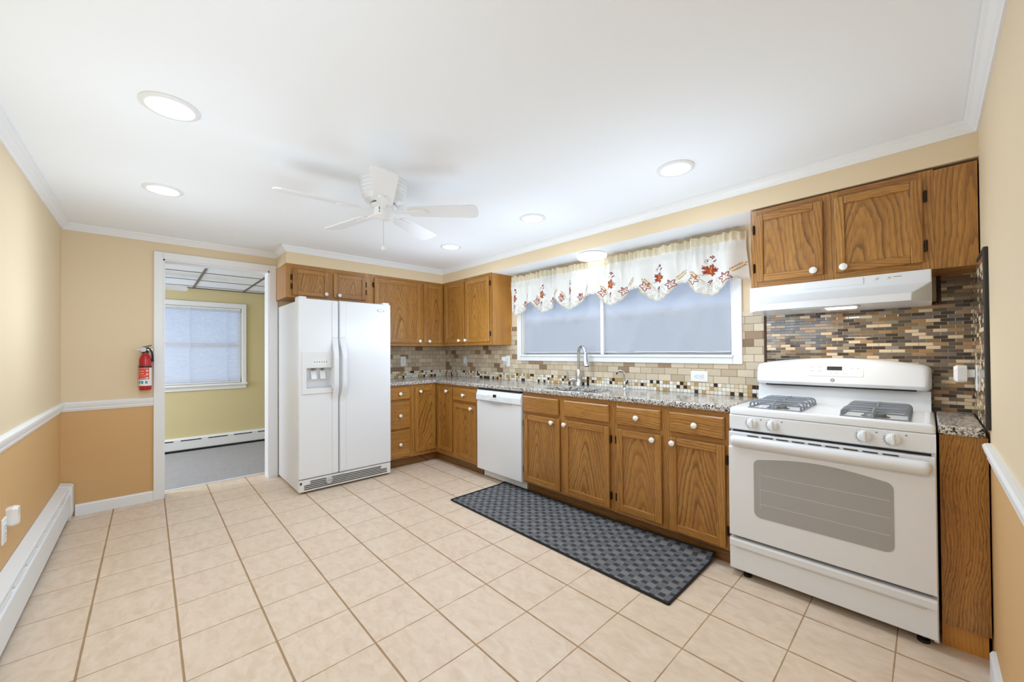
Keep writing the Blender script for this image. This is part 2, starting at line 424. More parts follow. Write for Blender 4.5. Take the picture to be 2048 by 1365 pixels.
# sink wall with the window opening
WX0, WX1, WZ0, WZ1 = 1.48, 3.54, 1.20, 1.90
mb = MB().box(-TH, WX0, W, W+.14, 0, HC).box(WX1, L+.12, W, W+.14, 0, HC).box(WX0, WX1, W, W+.14, 0, WZ0).box(WX0, WX1, W, W+.14, WZ1, HC)
struct('wall_back', mb, M['wall_up'])
mb = MB().prism([(0, YS), (XS, YS), (XS, YF), (L, YF), (L, W), (0, W)], 'z', ZS, HC)
struct('wall_soffit', mb, M['wall_up'])
mb = MB().box(1.3145, 3.738, YF+.004, W, ZS-.002, ZS)
struct('ceiling_soffit', mb, M['ceiling'])
crown = [(0, 2.180), (.007, 2.180), (.010, 2.188), (.018, 2.196), (.030, 2.212), (.040, 2.220), (.042, 2.228), (.047, 2.229), (.047, 2.2345), (0, 2.2345)]
struct('trim_1', MB().sweep([(0, 0), (0, YS), (XS, YS), (XS, YF), (L, YF), (L, 0)], crown, closed=True), M['trim'])
rail = [(0, .797), (.006, .797), (.009, .806), (.013, .812), (.013, .824), (.018, .832), (.022, .846), (.024, .855), (.024, .862), (.018, .868), (.010, .870), (0, .870)]
struct('trim_2', MB().sweep([(L-.001, 0), (0, 0), (0, .513)], rail), M['trim'])
struct('trim_3', MB().sweep([(L, 2.815), (L, .03)], rail), M['trim'])
bprof = [(0, 0), (.013, 0), (.013, .074), (.008, .083), (0, .085)]
struct('baseboard_far', MB().sweep([(0, .075), (0, .513)], bprof), M['trim'])
struct('baseboard_right', MB().sweep([(L, 2.80), (L, .02)], [(0, 0), (.016, 0), (.016, .08), (.009, .092), (0, .094)]), M['trim'])
# door casing and jamb
dj = thing('door_1', 'white cased opening without a door leaf, leading to the carpeted room', 'doorway', (0, 0, 0)); dj['kind'] = 'structure'
CS = .059; CO = .018
mb = MB().box(0, CO, .513, DY0, 0, DZ+CS).prism([(DY1, 0), (1.426, 0), (1.426, 1.750), (1.4125, 1.750), (1.4125, DZ+CS), (DY1, DZ+CS)], 'x', 0, CO).box(0, CO, DY0, DY1, DZ, DZ+CS)
mb.build('casing', M['trim'], dj, bevel=.004)
mb = MB().box(-TH-.02, .006, DY0-.001, DY0+.012, 0, DZ).box(-TH-.02, .006, DY1-.012, DY1+.001, 0, DZ).box(-TH-.02, .006, DY0, DY1, DZ-.012, DZ+.001)
mb.build('jamb', M['trim'], dj)
# next room shell
mb = MB()
wy0, wy1, wz0, wz1 = .02, 1.415, .838, 1.845
mb.box(FX-.12, FX, -1.6, wy0, 0, 2.3).box(FX-.12, FX, wy1, 2.7, 0, 2.3).box(FX-.12, FX, wy0, wy1, 0, wz0).box(FX-.12, FX, wy0, wy1, wz1, 2.3)
struct('wall_next_room_far', mb, M['far_wall'])
struct('wall_next_room_right', MB().box(FX, -TH, 2.7, 2.8, 0, 2.3), M['far_wall'])
# left side wall of the next room has a wide window of its own (out of the photograph's sight)
mb = MB().box(FX, -1.75, -1.7, -1.6, 0, 2.3).box(-.45, -TH, -1.7, -1.6, 0, 2.3).box(-1.75, -.45, -1.7, -1.6, 0, .7).box(-1.75, -.45, -1.7, -1.6, 1.95, 2.3)
struct('wall_next_room_left', mb, M['far_wall'])
mb = MB().box(-TH-.002, -TH, -1.6, DY0-.004, 0, 2.3).box(-TH-.002, -TH, DY1+.004, 2.7, 0, 2.3).box(-TH-.002, -TH, DY0-.004, DY1+.004, DZ+.004, 2.3)
mb.box(-TH, 0, -1.6, -.12, 0, 2.3)
struct('wall_next_room_near', mb, M['far_wall'])
struct('ceiling_next_room', MB().box(FX, -TH, -1.6, 2.7, FZ, FZ+.05), M['ceiling'])
M['grid_bar'] = pm('brown_grid_bar', (112, 104, 92), .5)
mb = MB()
for y in (-.70, -.16, .37, .90, 1.43, 1.96): mb.box(FX, -TH, y-.011, y+.011, FZ-.006, FZ)
for x in (-.18, -.72, -1.27, -1.80): mb.box(x-.006, x+.006, -1.6, 2.7, FZ-.005, FZ)
mb.box(FX, FX+.014, -1.6, 2.7, FZ-.012, FZ)
struct('trim_4', mb, M['grid_bar'])

# kitchen window
wn = thing('window_1', 'wide white framed window over the sink', 'window', (0, 0, 0)); wn['kind'] = 'structure'
mb = MB()
cx0, cx1, cz0, cz1 = 1.415, 3.605, 1.134, 1.965
for (a, b, c, d) in ((cx0, WX0-.004, cz0, cz1), (WX1+.004, cx1, cz0, cz1), (WX0-.004, WX1+.004, cz0, WZ0-.0195), (WX0-.004, WX1+.004, WZ1, cz1)):
    mb.box(a, b, W-.022, W, c, d)
mb.build('casing', M['trim'], wn, bevel=.005)
MB().box(WX0-.01, WX1+.01, W-.034, W+.13, WZ0-.02, WZ0).build('sill', M['trim'], wn, bevel=.004)
mb = MB().box(WX0, WX0+.008, W, W+.13, WZ0, WZ1).box(WX1-.008, WX1, W, W+.13, WZ0, WZ1).box(WX0, WX1, W, W+.13, WZ1-.008, WZ1)
mb.build('jamb', M['trim'], wn)
MB().box(2.458, 2.492, W+.012, W+.13, WZ0, WZ1).build('mullion', M['trim'], wn, bevel=.003)
for a, b in ((WX0+.008, 2.458), (2.492, WX1-.008)):
    mb = MB(); y0, y1 = W+.075, W+.105
    mb.box(a, a+.012, y0, y1, WZ0, WZ1-.008).box(b-.012, b, y0, y1, WZ0, WZ1-.008)
    mb.box(a+.012, b-.012, y0, y1, WZ0, WZ0+.045).box(a+.012, b-.012, y0, y1, WZ1-.05, WZ1-.008).box(a+.012, b-.012, y0-.012, y1, 1.535, 1.575)
    s_ = mb.build('sash', M['trim'], wn)
    MB().box(a+.012, b-.012, W+.116, W+.118, WZ0+.03, 1.545).build('insect_screen', M['screen'], s_)
    MB().box(a+.01, b-.01, W+.09, W+.094, WZ0+.03, WZ1-.03).build('pane', M['glass'], s_)
# next room window
w2 = thing('window_2', 'white trimmed window in the next room, seen through the doorway', 'window', (0, 0, 0)); w2['kind'] = 'structure'
mb = MB().box(FX, FX+.02, wy0-.055, wy0, .80, wz1+.06).box(FX, FX+.02, wy1, wy1+.05, .80, wz1+.06).box(FX, FX+.02, wy0, wy1, wz1, wz1+.06)
mb.build('casing', M['trim'], w2, bevel=.003)
MB().box(FX, FX+.045, wy0-.065, wy1+.06, .812, .838).build('sill', M['trim'], w2, bevel=.003)
MB().box(FX, FX+.016, wy0-.055, wy1+.05, .760, .812).build('apron', M['trim'], w2, bevel=.003)
mb = MB(); xa, xb = FX-.09, FX-.06
mb.box(xa, xb, wy0, wy0+.04, wz0, wz1).box(xa, xb, wy1-.04, wy1, wz0, wz1).box(xa, xb, wy0, wy1, wz0, wz0+.05).box(xa, xb, wy0, wy1, wz1-.05, wz1).box(xa, xb+.01, wy0, wy1, 1.32, 1.37)
s_ = mb.build('sash', M['trim'], w2)
MB().box(FX-.078, FX-.074, wy0+.03, wy1-.03, wz0+.03, wz1-.03).build('pane', M['glass'], s_)
# outdoors: pale neighbouring wall and ground
struct('ground_outside', MB().box(-14, 12, W+.3, 22, -.4, -.3), M['ground'])

# backsplash
TY = W-.010
mb = MB().box(.012, 1.415, TY, W, .997, 1.306).box(1.3145, 1.415, TY, W, 1.306, 1.503).box(1.415, 3.605, TY, W, .997, 1.134).box(3.605, 3.729, TY, W, .997, 1.492)
mb.box(0, .012, 2.24, W, .997, 1.306)
struct('wall_tile_stone', mb, M['stone_tile'])
mb = MB().box(.012, 3.700, TY, W, .917, .997).box(0, .012, 2.24, W, .917, .997)
struct('wall_tile_mosaic', mb, M['mosaic_strip'])
mb = MB().box(3.745, L, TY, W, .90, 1.457).box(4.506, L, TY, W, 1.457, 1.60).box(L-.010, L, 2.835, TY, .917, 1.605)
struct('wall_tile_glass', mb, M['mosaic_glass'])
mb = MB()
for (a, b) in (((3.737, W-.008, .92), (3.737, W-.008, 1.452)), ((4.46, W-.008, 1.463), (4.506, W-.008, 1.463)), ((4.500, W-.008, 1.458), (4.500, W-.008, 1.600))):
    mb.tube([a, b], .0085, 8)
struct('trim_5', mb, M['rope'])
mb = MB().box(L-.014, L, 2.818, 2.836, .917, 1.622).box(L-.014, L, 2.836, 3.108, 1.604, 1.622)
struct('trim_6', mb, M['rope_dark'], bevel=.004)

# ------------------------------------------------------------------ lights
down_label = ['round recessed ceiling light nearest the camera, above the left side of the floor',
              'round recessed ceiling light on the left near the door wall',
              'round recessed ceiling light closest to the range cabinet',
              'round recessed ceiling light on the sink side, middle of its row',
              'round recessed ceiling light by the corner cabinets, beyond the fan chain',
              'round recessed ceiling light above the camera, outside the view']
def spot_light(parent, z, r, power, col=(.67, .83, 1.0)):
    d = bpy.data.lights.new('lamp_light', 'AREA'); d.shape = 'DISK'; d.size = 2*r; d.energy = power; d.color = col; d.spread = math.radians(175)
    o = bpy.data.objects.new('lamp_light', d); COL.objects.link(o); o.parent = parent; o.location = (0, 0, z)
    return o
def fill_light(parent, z, power, col=(.69, .84, 1.0)):      # added unseen point lamp, hung in mid-air below a fitting to brighten the ceiling
    d = bpy.data.lights.new('ceiling_fill', 'POINT'); d.shadow_soft_size = .22; d.energy = power; d.color = col
    o = bpy.data.objects.new('ceiling_fill', d); COL.objects.link(o); o.parent = parent; o.location = (0, 0, z)
for (x, y), lb in zip(((2.368, .545), (1.284, .545), (3.521, 2.597), (2.44, 2.587), (1.375, 2.575), (3.50, .545)), down_label):
    t = thing('recessed_light', lb, 'ceiling light', (x, y, HC-.0005), 0, 'recessed ceiling lights')
    MB().lathe([(.098, 0), (.098, -.004), (.090, -.009), (.078, -.010), (.073, -.006)], n=40, cap0=False, cap1=False).build('trim_ring', M['white_matte'], t)
    MB().lathe([(.0735, -.0055), (.0001, -.0055)], n=40, cap0=False, cap1=False).build('diffuser', M['lamp'], t)
    spot_light(t, -.012, .07, POWER_DOWN)
    fill_light(t, -.78, POWER_FILL*(.78 if y < 1 else 1.1))
t = thing('flush_ceiling_light', 'round glowing white flush light under the soffit above the window valance', 'ceiling light', (2.487, 3.272, ZS-.002))
MB().lathe([(.118, 0), (.118, -.008)], n=40).build('base_plate', M['steel'], t)
MB().lathe([(.124, -.008), (.128, -.014), (.127, -.030), (.118, -.042), (.09, -.048), (.001, -.050)], n=40).build('diffuser', M['lamp_soft'], t)
spot_light(t, -.056, .11, POWER_FLUSH, (.86, .93, 1.0))

# ------------------------------------------------------------------ ceiling fans
def make_fan(name, label, loc, R, ang0, n, zb, mot, light=False):
    t = thing(name, label, 'ceiling fan', loc, 0)
    prof = [(.137, 0), (.137, -.012), (.130, -.016), (.133, -.030), (.128, -.036), (.131, -.050), (.124, -.058), (.127, -.070), (.120, -.078), (.123, -.092), (.112, -.104), (.104, -.118), (.075, -.128)]
    prof = [(r*mot, z) for r, z in prof]
    MB().lathe(prof, n=48).build('motor_housing', M['fan_white'], t, angle=60)
    MB().lathe([(.064*mot, -.127), (.064*mot, -.138)], n=32).build('vent_ring', M['dark_slot'], t)
    MB().lathe([(.070*mot, -.137), (.074*mot, -.150), (.070*mot, -.152), (.058, -.160), (.058, -.200), (.052, -.208), (.040, -.212), (.036, -.218), (.01, -.220)], n=36).build('switch_housing', M['fan_white'], t)
    for k in range(n):
        a = ang0+2*PI*k/n
        bl = MB(); r0, tilt = .165, math.radians(12)
        def pt(u, v, h):
            v2 = v*math.cos(tilt)+h*math.sin(tilt); h2 = h*math.cos(tilt)-v*math.sin(tilt)
            return (u*math.cos(a)-v2*math.sin(a), u*math.sin(a)+v2*math.cos(a), zb+h2)
        w0, w1 = .050, .066
        out = [(r0-.02, -w0*.7), (r0, -w0), (R-.03, -w1), (R-.008, -w1*.86), (R, -w1*.55), (R+.004, 0), (R, w1*.55), (R-.008, w1*.86), (R-.03, w1), (r0, w0), (r0-.02, w0*.7)]
        bl.loft([[pt(u, v, -.003) for u, v in out], [pt(u, v, .003) for u, v in out]])
        b = bl.build('blade', M['fan_white'], t)
        ir = MB(); zi = -.006
        arm = [(.066, -.014), (.10, -.010), (.15, -.014), (.20, -.030), (.235, -.030), (.255, -.016), (.262, 0), (.255, .016), (.235, .030), (.20, .030), (.15, .014), (.10, .010), (.066, .014)]
        def pa(u, v, h):
            q = pt(u, v, h) if u > .14 else (u*math.cos(a)-v*math.sin(a), u*math.sin(a)+v*math.cos(a), zb+h+(.14-u)*.10)
            return q
        ir.loft([[pa(u, v, -.0035) for u, v in arm], [pa(u, v*.8, -.011) for u, v in arm]])
        ir.build('blade_bracket', M['fan_white'], b)
    return t
fan = make_fan('ceiling_fan', 'white five-blade ceiling fan with pull chain over the kitchen floor', (2.273, 1.493, HC), .557, math.radians(47.5), 5, 2.062-HC, 1.0)
c_ = MB()
c_.tube([(.0, .0, -.216), (0, 0, -.375)], .0016, 6)
ch = c_.build('pull_chain', M['grey_lt'], fan)
MB().lathe([(.001, .014), (.009, .011), (.014, 0), (.009, -.011), (.001, -.014)], (0, 0, -.388), n=16).build('chain_ball', M['fan_white'], ch)
mb = MB()
for dz in (-.168, -.176, -.190): mb.lathe([(.003, 0), (.003, .003)], (.058*math.cos(-.84), .058*math.sin(-.84), dz), 'x', 8)
mb.build('switch_hole', M['dark_slot'], fan)
ff = make_fan('ceiling_fan', 'white ceiling fan in the next room, one blade showing through the doorway', (-1.02, .26, FZ), .53, math.radians(86), 4, -.150, .9)
gl = MB().lathe([(.05, -.22), (.10, -.235), (.115, -.27), (.09, -.31), (.001, -.325)], n=28).build('light_bowl', M['lamp_soft'], ff)
spot_light(ff, -.335, .10, POWER_FAR, (1, .97, .92))
d = bpy.data.lights.new('next_room_daylight', 'AREA'); d.shape = 'RECTANGLE'; d.size = 1.3; d.size_y = 1.25; d.energy = 52; d.color = (.66, .78, 1.0)
o = bpy.data.objects.new('next_room_daylight', d); COL.objects.link(o); o.location = (-1.1, -1.64, 1.33); o.rotation_euler = (math.radians(90), 0, 0)

# ------------------------------------------------------------------ cabinets
OAKS = None
def knob(parent, x, z, y=-.020, r=.0178):
    MB().lathe([(.010, 0), (.008, .006), (.0075, .012), (r*.85, .015), (r, .019), (r*.95, .024), (r*.6, .0275), (.0005, .0285)], (x, y, z), '-y', 20).build('knob', M['ceramic'], parent)
def hinge(parent, x, z):
    mb = MB().box(x-.006, x+.006, -.0075, -.0005, z-.024, z+.024).lathe([(.0045, -.027), (.0045, .027)], (x, -.010, z), 'z', 8)
    mb.build('hinge', M['bronze'], parent)
def door(parent, x0, x1, z0, z1, kn=None, hin=None, sw=.047):
    th, y0 = .019, -.001
    mb = MB()
    mb.box(x0, x0+sw, -th, y0, z0, z1, 0).box(x1-sw, x1, -th, y0, z0, z1, 0)
    mb.box(x0+sw, x1-sw, -th, y0, z0, z0+sw, 1).box(x0+sw, x1-sw, -th, y0, z1-sw, z1, 1)
    d = mb.build('door', [M['oak_v'], M['oak_h']], parent, bevel=.0035)
    MB().box(x0+sw-.002, x1-sw+.002, -.0095, -.003, z0+sw-.002, z1-sw+.002).build('panel', M['oak_panel'], d, centre=True)
    if kn: knob(d, *kn)
    for h in (hin or ()): hinge(d, *h)
    return d
def drawer(parent, x0, x1, z0, z1, kn=True, name='drawer'):
    i = .008
    l0 = rrect(x0, x1, z0, z1, .002, -.001, 1); l1 = rrect(x0, x1, z0, z1, .002, -.012, 1); l2 = rrect(x0+i, x1-i, z0+i, z1-i, .002, -.019, 1)
    d = MB().loft([l0, l1, l2]).build(name, M['oak_h'], parent)
    if kn: knob(d, (x0+x1)/2, (z0+z1)/2)
    return d
def cabinet(name, label, loc, rot, w, z0, z1, depth, stiles, rails, toe=None, toe_inset=.058, hollow=False):
    t = thing(name, label, 'cabinet', loc, rot)
    ft = .019
    b = MB().box(0, w, ft, depth, z0, z1) if not hollow else MB().box(0, .016, ft, depth, z0, z1).box(w-.016, w, ft, depth, z0, z1).box(.016, w-.016, ft, depth, z0, z0+.016).box(.016, w-.016, depth-.006, depth, z0+.016, z1)
    b.build('body', M['oak_side'], t)
    f = MB()
    for a, c in stiles: f.box(a, c, 0, ft, z0, z1, 0)
    for a, c in rails:
        xs = sorted(stiles); 
        for (s0, s1), (s2, s3) in zip(xs[:-1], xs[1:]): f.box(s1, s2, .0006, ft, a, c, 1)
    f.build('face_frame', [M['oak_v'], M['oak_h']], t)
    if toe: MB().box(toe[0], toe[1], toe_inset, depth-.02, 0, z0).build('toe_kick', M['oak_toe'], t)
    return t
# wall cabinets on the door wall (local x runs +y in the room)
R90 = PI/2
Y = lambda y, y0: y-y0
y0 = 1.414
t = cabinet('wall_cabinet', 'short two-door oak wall cabinet above the refrigerator', (XS, y0, 0), R90, .819, 1.755, ZS, XS,
            [(0, .065), (.36, .435), (.735, .819)], [(1.755, 1.79), (2.02, ZS)])
door(t, .053, .373, 1.779, 2.027, (.345, 1.808), [(.044, 1.945), (.044, 1.860)], .040)
door(t, .421, .744, 1.784, 2.030, (.470, 1.808), [(.752, 1.950), (.752, 1.868)], .040)
y0 = 2.234
t = cabinet('wall_cabinet', 'tall two-door oak wall cabinet between the refrigerator cabinet and the corner', (XS, y0, 0), R90, W-y0, 1.306, ZS, XS,
            [(0, .035), (.56, .64), (.86, .889), (1.12, W-y0)], [(1.306, 1.36), (2.02, ZS)])
door(t, .019, .577, 1.337, 2.038, (.555, 1.361), [(.011, 1.960), (.011, 1.42)], .050)
door(t, .624, .881, 1.340, 2.043, (.682, 1.361), None, .050)
# wall cabinet on the sink wall
x0 = XS
t = cabinet('wall_cabinet', 'two-door oak wall cabinet at the corner, left of the window', (x0, YF, 0), 0, 1.3145-x0, 1.306, ZS, W-YF,
            [(.0, .075), (.44, .505), (.895, 1.3145-x0)], [(1.306, 1.36), (2.02, ZS)])
door(t, .065, .455, 1.341, 2.038, (.377, 1.363), None, .050)
door(t, .489, .905, 1.341, 2.038, (.504, 1.363), [(.914, 1.960), (.914, 1.424)], .050)
x0 = 3.738
t = cabinet('wall_cabinet', 'two-door oak wall cabinet above the white range hood', (x0, YF+.004, 0), 0, .877, 1.599, 2.062, W-YF-.004,
            [(0, .036), (.332, .405), (.70, .745)], [(1.599, 1.645), (2.015, 2.062)])
MB().box(.7452, .877, .001, .019, 1.599, 2.055).build('filler_panel', M['oak_v'], t, centre=True)
door(t, .028, .344, 1.633, 2.029, (.304, 1.658), [(.018, 1.945), (.018, 1.715)], .040)
door(t, .393, .711, 1.634, 2.026, (.428, 1.657), [(.720, 1.941), (.720, 1.710)], .040)
# base cabinets
YB, XB, ZC = 2.875, .618, .879
x0 = 2.036
t = cabinet('base_cabinet', 'oak sink base cabinet with two false drawer fronts, right of the dishwasher', (x0, YB, 0), 0, .909, .10, ZC, W-YB,
            [(0, .03), (.41, .475), (.865, .909)], [(.10, .135), (.68, .725), (.84, ZC)], (0, .909), hollow=True)
drawer(t, .009, .408, .712, .848, False, 'false_drawer_front'); drawer(t, .466, .873, .720, .847, False, 'false_drawer_front')
door(t, .019, .421, .117, .691, (.348, .657), [(.011, .61), (.011, .21)], .046)
door(t, .463, .876, .119, .692, (.481, .659), [(.884, .609), (.884, .211)], .046)
x0 = 2.9455
t = cabinet('base_cabinet', 'oak base cabinet with two drawers over two doors, left of the range', (x0, YB, 0), 0, .746, .10, ZC, W-YB,
            [(0, .035), (.335, .41), (.71, .746)], [(.10, .135), (.68, .725), (.84, ZC)], (0, .746))
drawer(t, .025, .344, .720, .848); drawer(t, .402, .721, .722, .849)
door(t, .026, .350, .128, .690, (.296, .657), [(.016, .610), (.016, .211)], .046)
door(t, .401, .723, .114, .690, (.426, .658), [(.733, .610), (.733, .212)], .046)
x0 = .9655
t = cabinet('base_cabinet', 'narrow oak base cabinet with one drawer and one door, left of the dishwasher', (x0, YB, 0), 0, .440, .10, ZC, W-YB,
            [(0, .032), (.41, .440)], [(.10, .135), (.68, .725), (.84, ZC)], (0, .440))
drawer(t, .014, .423, .721, .849); door(t, .030, .425, .128, .692, (.345, .659), None, .046)
y0 = 2.288
t = cabinet('base_cabinet', 'oak three-drawer base cabinet beside the refrigerator', (XB, y0, 0), R90, .287, .10, ZC, XB-.02,
            [(0, .03), (.255, .287)], [(.10, .12), (.40, .42), (.705, .73), (.86, ZC)], (0, .287), .060)
drawer(t, .012, .259, .728, .858); drawer(t, .012, .259, .420, .703); drawer(t, .012, .259, .115, .400)
t = thing('corner_cabinet', 'oak corner base cabinet with two doors meeting in the inside corner', 'cabinet', (XB, YB, 0))
MB().prism([(-XB+.02, -.2995), (-.019, -.2995), (-.019, .019), (.347, .019), (.347, W-YB-.002), (-XB+.02, W-YB-.002)], 'z', .10, ZC).build('body', M['oak_side'], t)
f = MB().box(-.019, 0, -.2995, -.262, .10, ZC).box(-.019, 0, -.262, 0, .10, .150).box(-.019, 0, -.262, 0, .835, ZC).box(-.019, 0, -.04, .019, .15, .835)
f.box(0, .06, 0, .019, .10, ZC).box(.06, .347, .0006, .019, .10, .16).box(.06, .347, .0006, .019, .84, ZC).box(.33, .347, 0, .019, .16, .84)
f.build('face_frame', M['oak_v'], t)
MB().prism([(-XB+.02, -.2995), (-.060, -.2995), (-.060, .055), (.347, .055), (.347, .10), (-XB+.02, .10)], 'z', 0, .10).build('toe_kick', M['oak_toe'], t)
th, sw = .019, .040
mb = MB(); a, b, z0, z1 = -.268, -.012, .142, .842
mb.box(.001, th, a, a+sw, z0, z1).box(.001, th, b-sw, b, z0, z1).box(.001, th, a+sw, b-sw, z0, z0+sw).box(.001, th, a+sw, b-sw, z1-sw, z1)
d = mb.build('door', M['oak_v'], t, bevel=.0035)
MB().box(.003, .0095, a+sw-.002, b-sw+.002, z0+sw-.002, z1-sw+.002).build('panel', M['oak_panel'], d, centre=True)
MB().lathe([(.010, 0), (.008, .006), (.0075, .012), (.014, .016), (.0165, .022), (.015, .028), (.008, .032), (.0005, .033)], (.020, a+.055, .802), 'x', 20).build('knob', M['ceramic'], d)
door(t, .068, .339, .155, .848, (.258, .807), None, .040)
# end panel and small counter right of the range
t = thing('base_cabinet', 'narrow oak end panel cabinet between the range and the stove wall', 'cabinet', (4.486, 2.868, 0))
MB().box(.0, .129, 0, W-2.868-.012, .105, ZC).build('body', M['oak_end'], t, centre=True)
MB().box(0, .124, .035, .5, 0, .105).build('toe_kick', M['oak_pale'], t)

# ------------------------------------------------------------------ countertops, sink, taps
ZT = .917
def flat_fill(loops, z0, z1):
    """plate with holes: loops of (x, y), first is the outline"""
    bm = bmesh.new(); es = []
    rings = []
    for lp in loops:
        vs = [bm.verts.new((x, y, z1)) for x, y in lp]; rings.append(vs)
        for i in range(len(vs)): es.append(bm.edges.new((vs[i], vs[(i+1) % len(vs)])))
    bmesh.ops.triangle_fill(bm, edges=es, use_beauty=True)
    bm.verts.ensure_lookup_table()
    top = [tuple(v.index for v in f.verts) for f in bm.faces]; bm.verts.index_update()
    top = [tuple(v.index for v in f.verts) for f in bm.faces]
    vs = [tuple(v.co) for v in bm.verts]; n = len(vs)
    mb = MB(); V = vs+[(x, y, z0) for x, y, _ in vs]; F = list(top)+[tuple(i+n for i in f) for f in top]
    for ring in rings:
        ix = [v.index for v in ring]
        for i in range(len(ix)): a, b = ix[i], ix[(i+1) % len(ix)]; F.append((a, b, b+n, a+n))
    bm.free(); mb.add(V, F); return mb
SX, SY, SRX, SRY = 2.475, 3.085, .30, .185
def sink_loop(k=1.0, n=48, ex=2.6):
    out = []
    for i in range(n):
        a = 2*PI*i/n; c, s = math.cos(a), math.sin(a)
        out.append((SX+k*SRX*math.copysign(abs(c)**(2/ex), c), SY+k*SRY*math.copysign(abs(s)**(2/ex), s)))
    return out
outl = [(.014, 2.283), (.6375, 2.283), (.6375, 2.8545), (3.6925, 2.8545), (3.6925, TY), (.014, TY)]
o = flat_fill([outl, sink_loop()], ZC, ZT).build('countertop', M['granite'], bevel=.009, seg=3, angle=60)
tag(o, 'long L-shaped speckled granite countertop with the sink cut-out', 'countertop')
o = MB().box(4.483, L-.012, 2.8545, TY, ZC, ZT).build('countertop', M['granite'], bevel=.009, seg=3)
tag(o, 'small speckled granite countertop between the range and the stove wall', 'countertop')
def ring3(k, z): return [(x, y, z) for x, y in sink_loop(k)]
o = MB().loft([ring3(1.06, ZC-.001), ring3(1.0, ZC-.002), ring3(.985, ZC-.02), ring3(.95, ZC-.15), ring3(.88, ZC-.178), ring3(.1, ZC-.185)], cap0=False, smooth=True)
o.loft([[(SX+.03*math.cos(a*PI/8), SY+.03*math.sin(a*PI/8), ZC-.184+.003*b) for a in range(16)] for b in (0, 1)], smooth=False)
tag(o.build('sink', M['steel']), 'undermount stainless steel sink bowl below the window', 'sink')
# main tap
t = thing('faucet', 'tall chrome pull-down gooseneck kitchen faucet behind the sink', 'faucet', (2.291, 3.335, ZT))
MB().lathe([(.030, 0), (.031, .004), (.026, .010), (.024, .07), (.022, .11), (.017, .142), (.0145, .150)], n=24).build('body', M['chrome'], t)
path = [(0, 0, .145), (0, 0, .27)]
R = .050
dx, dy = .95, -.31
for k in range(0, 11):
    a = PI*k/10; q = R*(1-math.cos(a)); path.append((q*dx, q*dy, .305+R*math.sin(a)))
path.append((2*R*dx+.004, 2*R*dy, .285))
MB().tube(path, .0135, 14).build('gooseneck', M['chrome'], t)
MB().tube([(2*R*dx+.004, 2*R*dy, .290), (2*R*dx+.008, 2*R*dy-.002, .26), (2*R*dx+.014, 2*R*dy-.004, .22), (2*R*dx+.019, 2*R*dy-.006, .182)], [.015, .017, .023, .026], 16).build('spray_head', M['chrome'], t)
MB().tube([(2*R*dx+.019, 2*R*dy-.006, .183), (2*R*dx+.0195, 2*R*dy-.006, .176)], .019, 14).build('spray_nozzle', M['black'], t)
h = MB().tube([(-.015, 0, .050), (-.06, -.004, .051), (-.10, -.007, .052), (-.115, -.008, .052)], [.021, .022, .020, .012], 14).build('handle', M['chrome'], t)
MB().tube([(-.118, -.008, .055), (-.121, -.008, .125)], .005, 8).build('lever', M['chrome'], h)
t = thing('filter_tap', 'small slim chrome drinking-water tap right of the sink', 'faucet', (2.741, 3.362, ZT))
MB().lathe([(.017, 0), (.016, .006), (.011, .012), (.012, .05), (.008, .062), (.005, .066)], n=18).build('body', M['chrome'], t)
path = [(0, 0, .06), (0, 0, .115)]
for k in range(1, 9):
    a = PI*.86*k/8; path.append((-.034*(1-math.cos(a)), -.006*(1-math.cos(a)), .118+.034*math.sin(a)))
MB().tube(path, .0052, 10).build('spout', M['chrome'], t)
p = path[-1]; MB().tube([(p[0]+.001, p[1], p[2]+.002), (p[0]-.005, p[1]-.001, p[2]-.014)], .0065, 8).build('spout_tip', M['black'], t)
MB().tube([(.008, 0, .045), (.022, -.004, .050), (.030, -.006, .075)], [.006, .007, .005], 8).build('lever', M['black'], t)

# ------------------------------------------------------------------ gas range
RX, RY, RW = 3.699, 2.845, .778
t = thing('gas_range', 'white gas range with four burners and grey oven window, between the counters', 'stove', (RX, RY, 0))
mb = MB().box(0, .014, .022, .545, .020, .876).box(RW-.014, RW, .012, .545, .018, .876).box(.014, RW-.014, .03, .545, .06, .876)
mb.build('body', M['white'], t)
MB().box(.016, RW-.016, .006, .031, .776, .795).build('vent_gap', M['dark_slot'], t)
MB().box(.004, RW-.004, .016, .031, .195, .222).build('drawer_gap', M['dark_slot'], t)
# cooktop: raised rim, sunken field
def rr(x0, x1, y0, y1, r, z, n=4):
    return [(p[0], p[2], z) for p in rrect(x0, x1, y0, y1, r, 0, n)]
lp = [rr(0, RW, 0, .545, .012, .8795), rr(0, RW, 0, .545, .012, .905), rr(.004, RW-.004, .004, .545, .012, .913), rr(.012, RW-.012, .012, .54, .012, .917),
      rr(.022, RW-.022, .022, .53, .012, .917), rr(.034, RW-.034, .034, .52, .014, .911)]
MB().loft(lp, smooth=True).build('cooktop', M['white'], t, bevel=0)
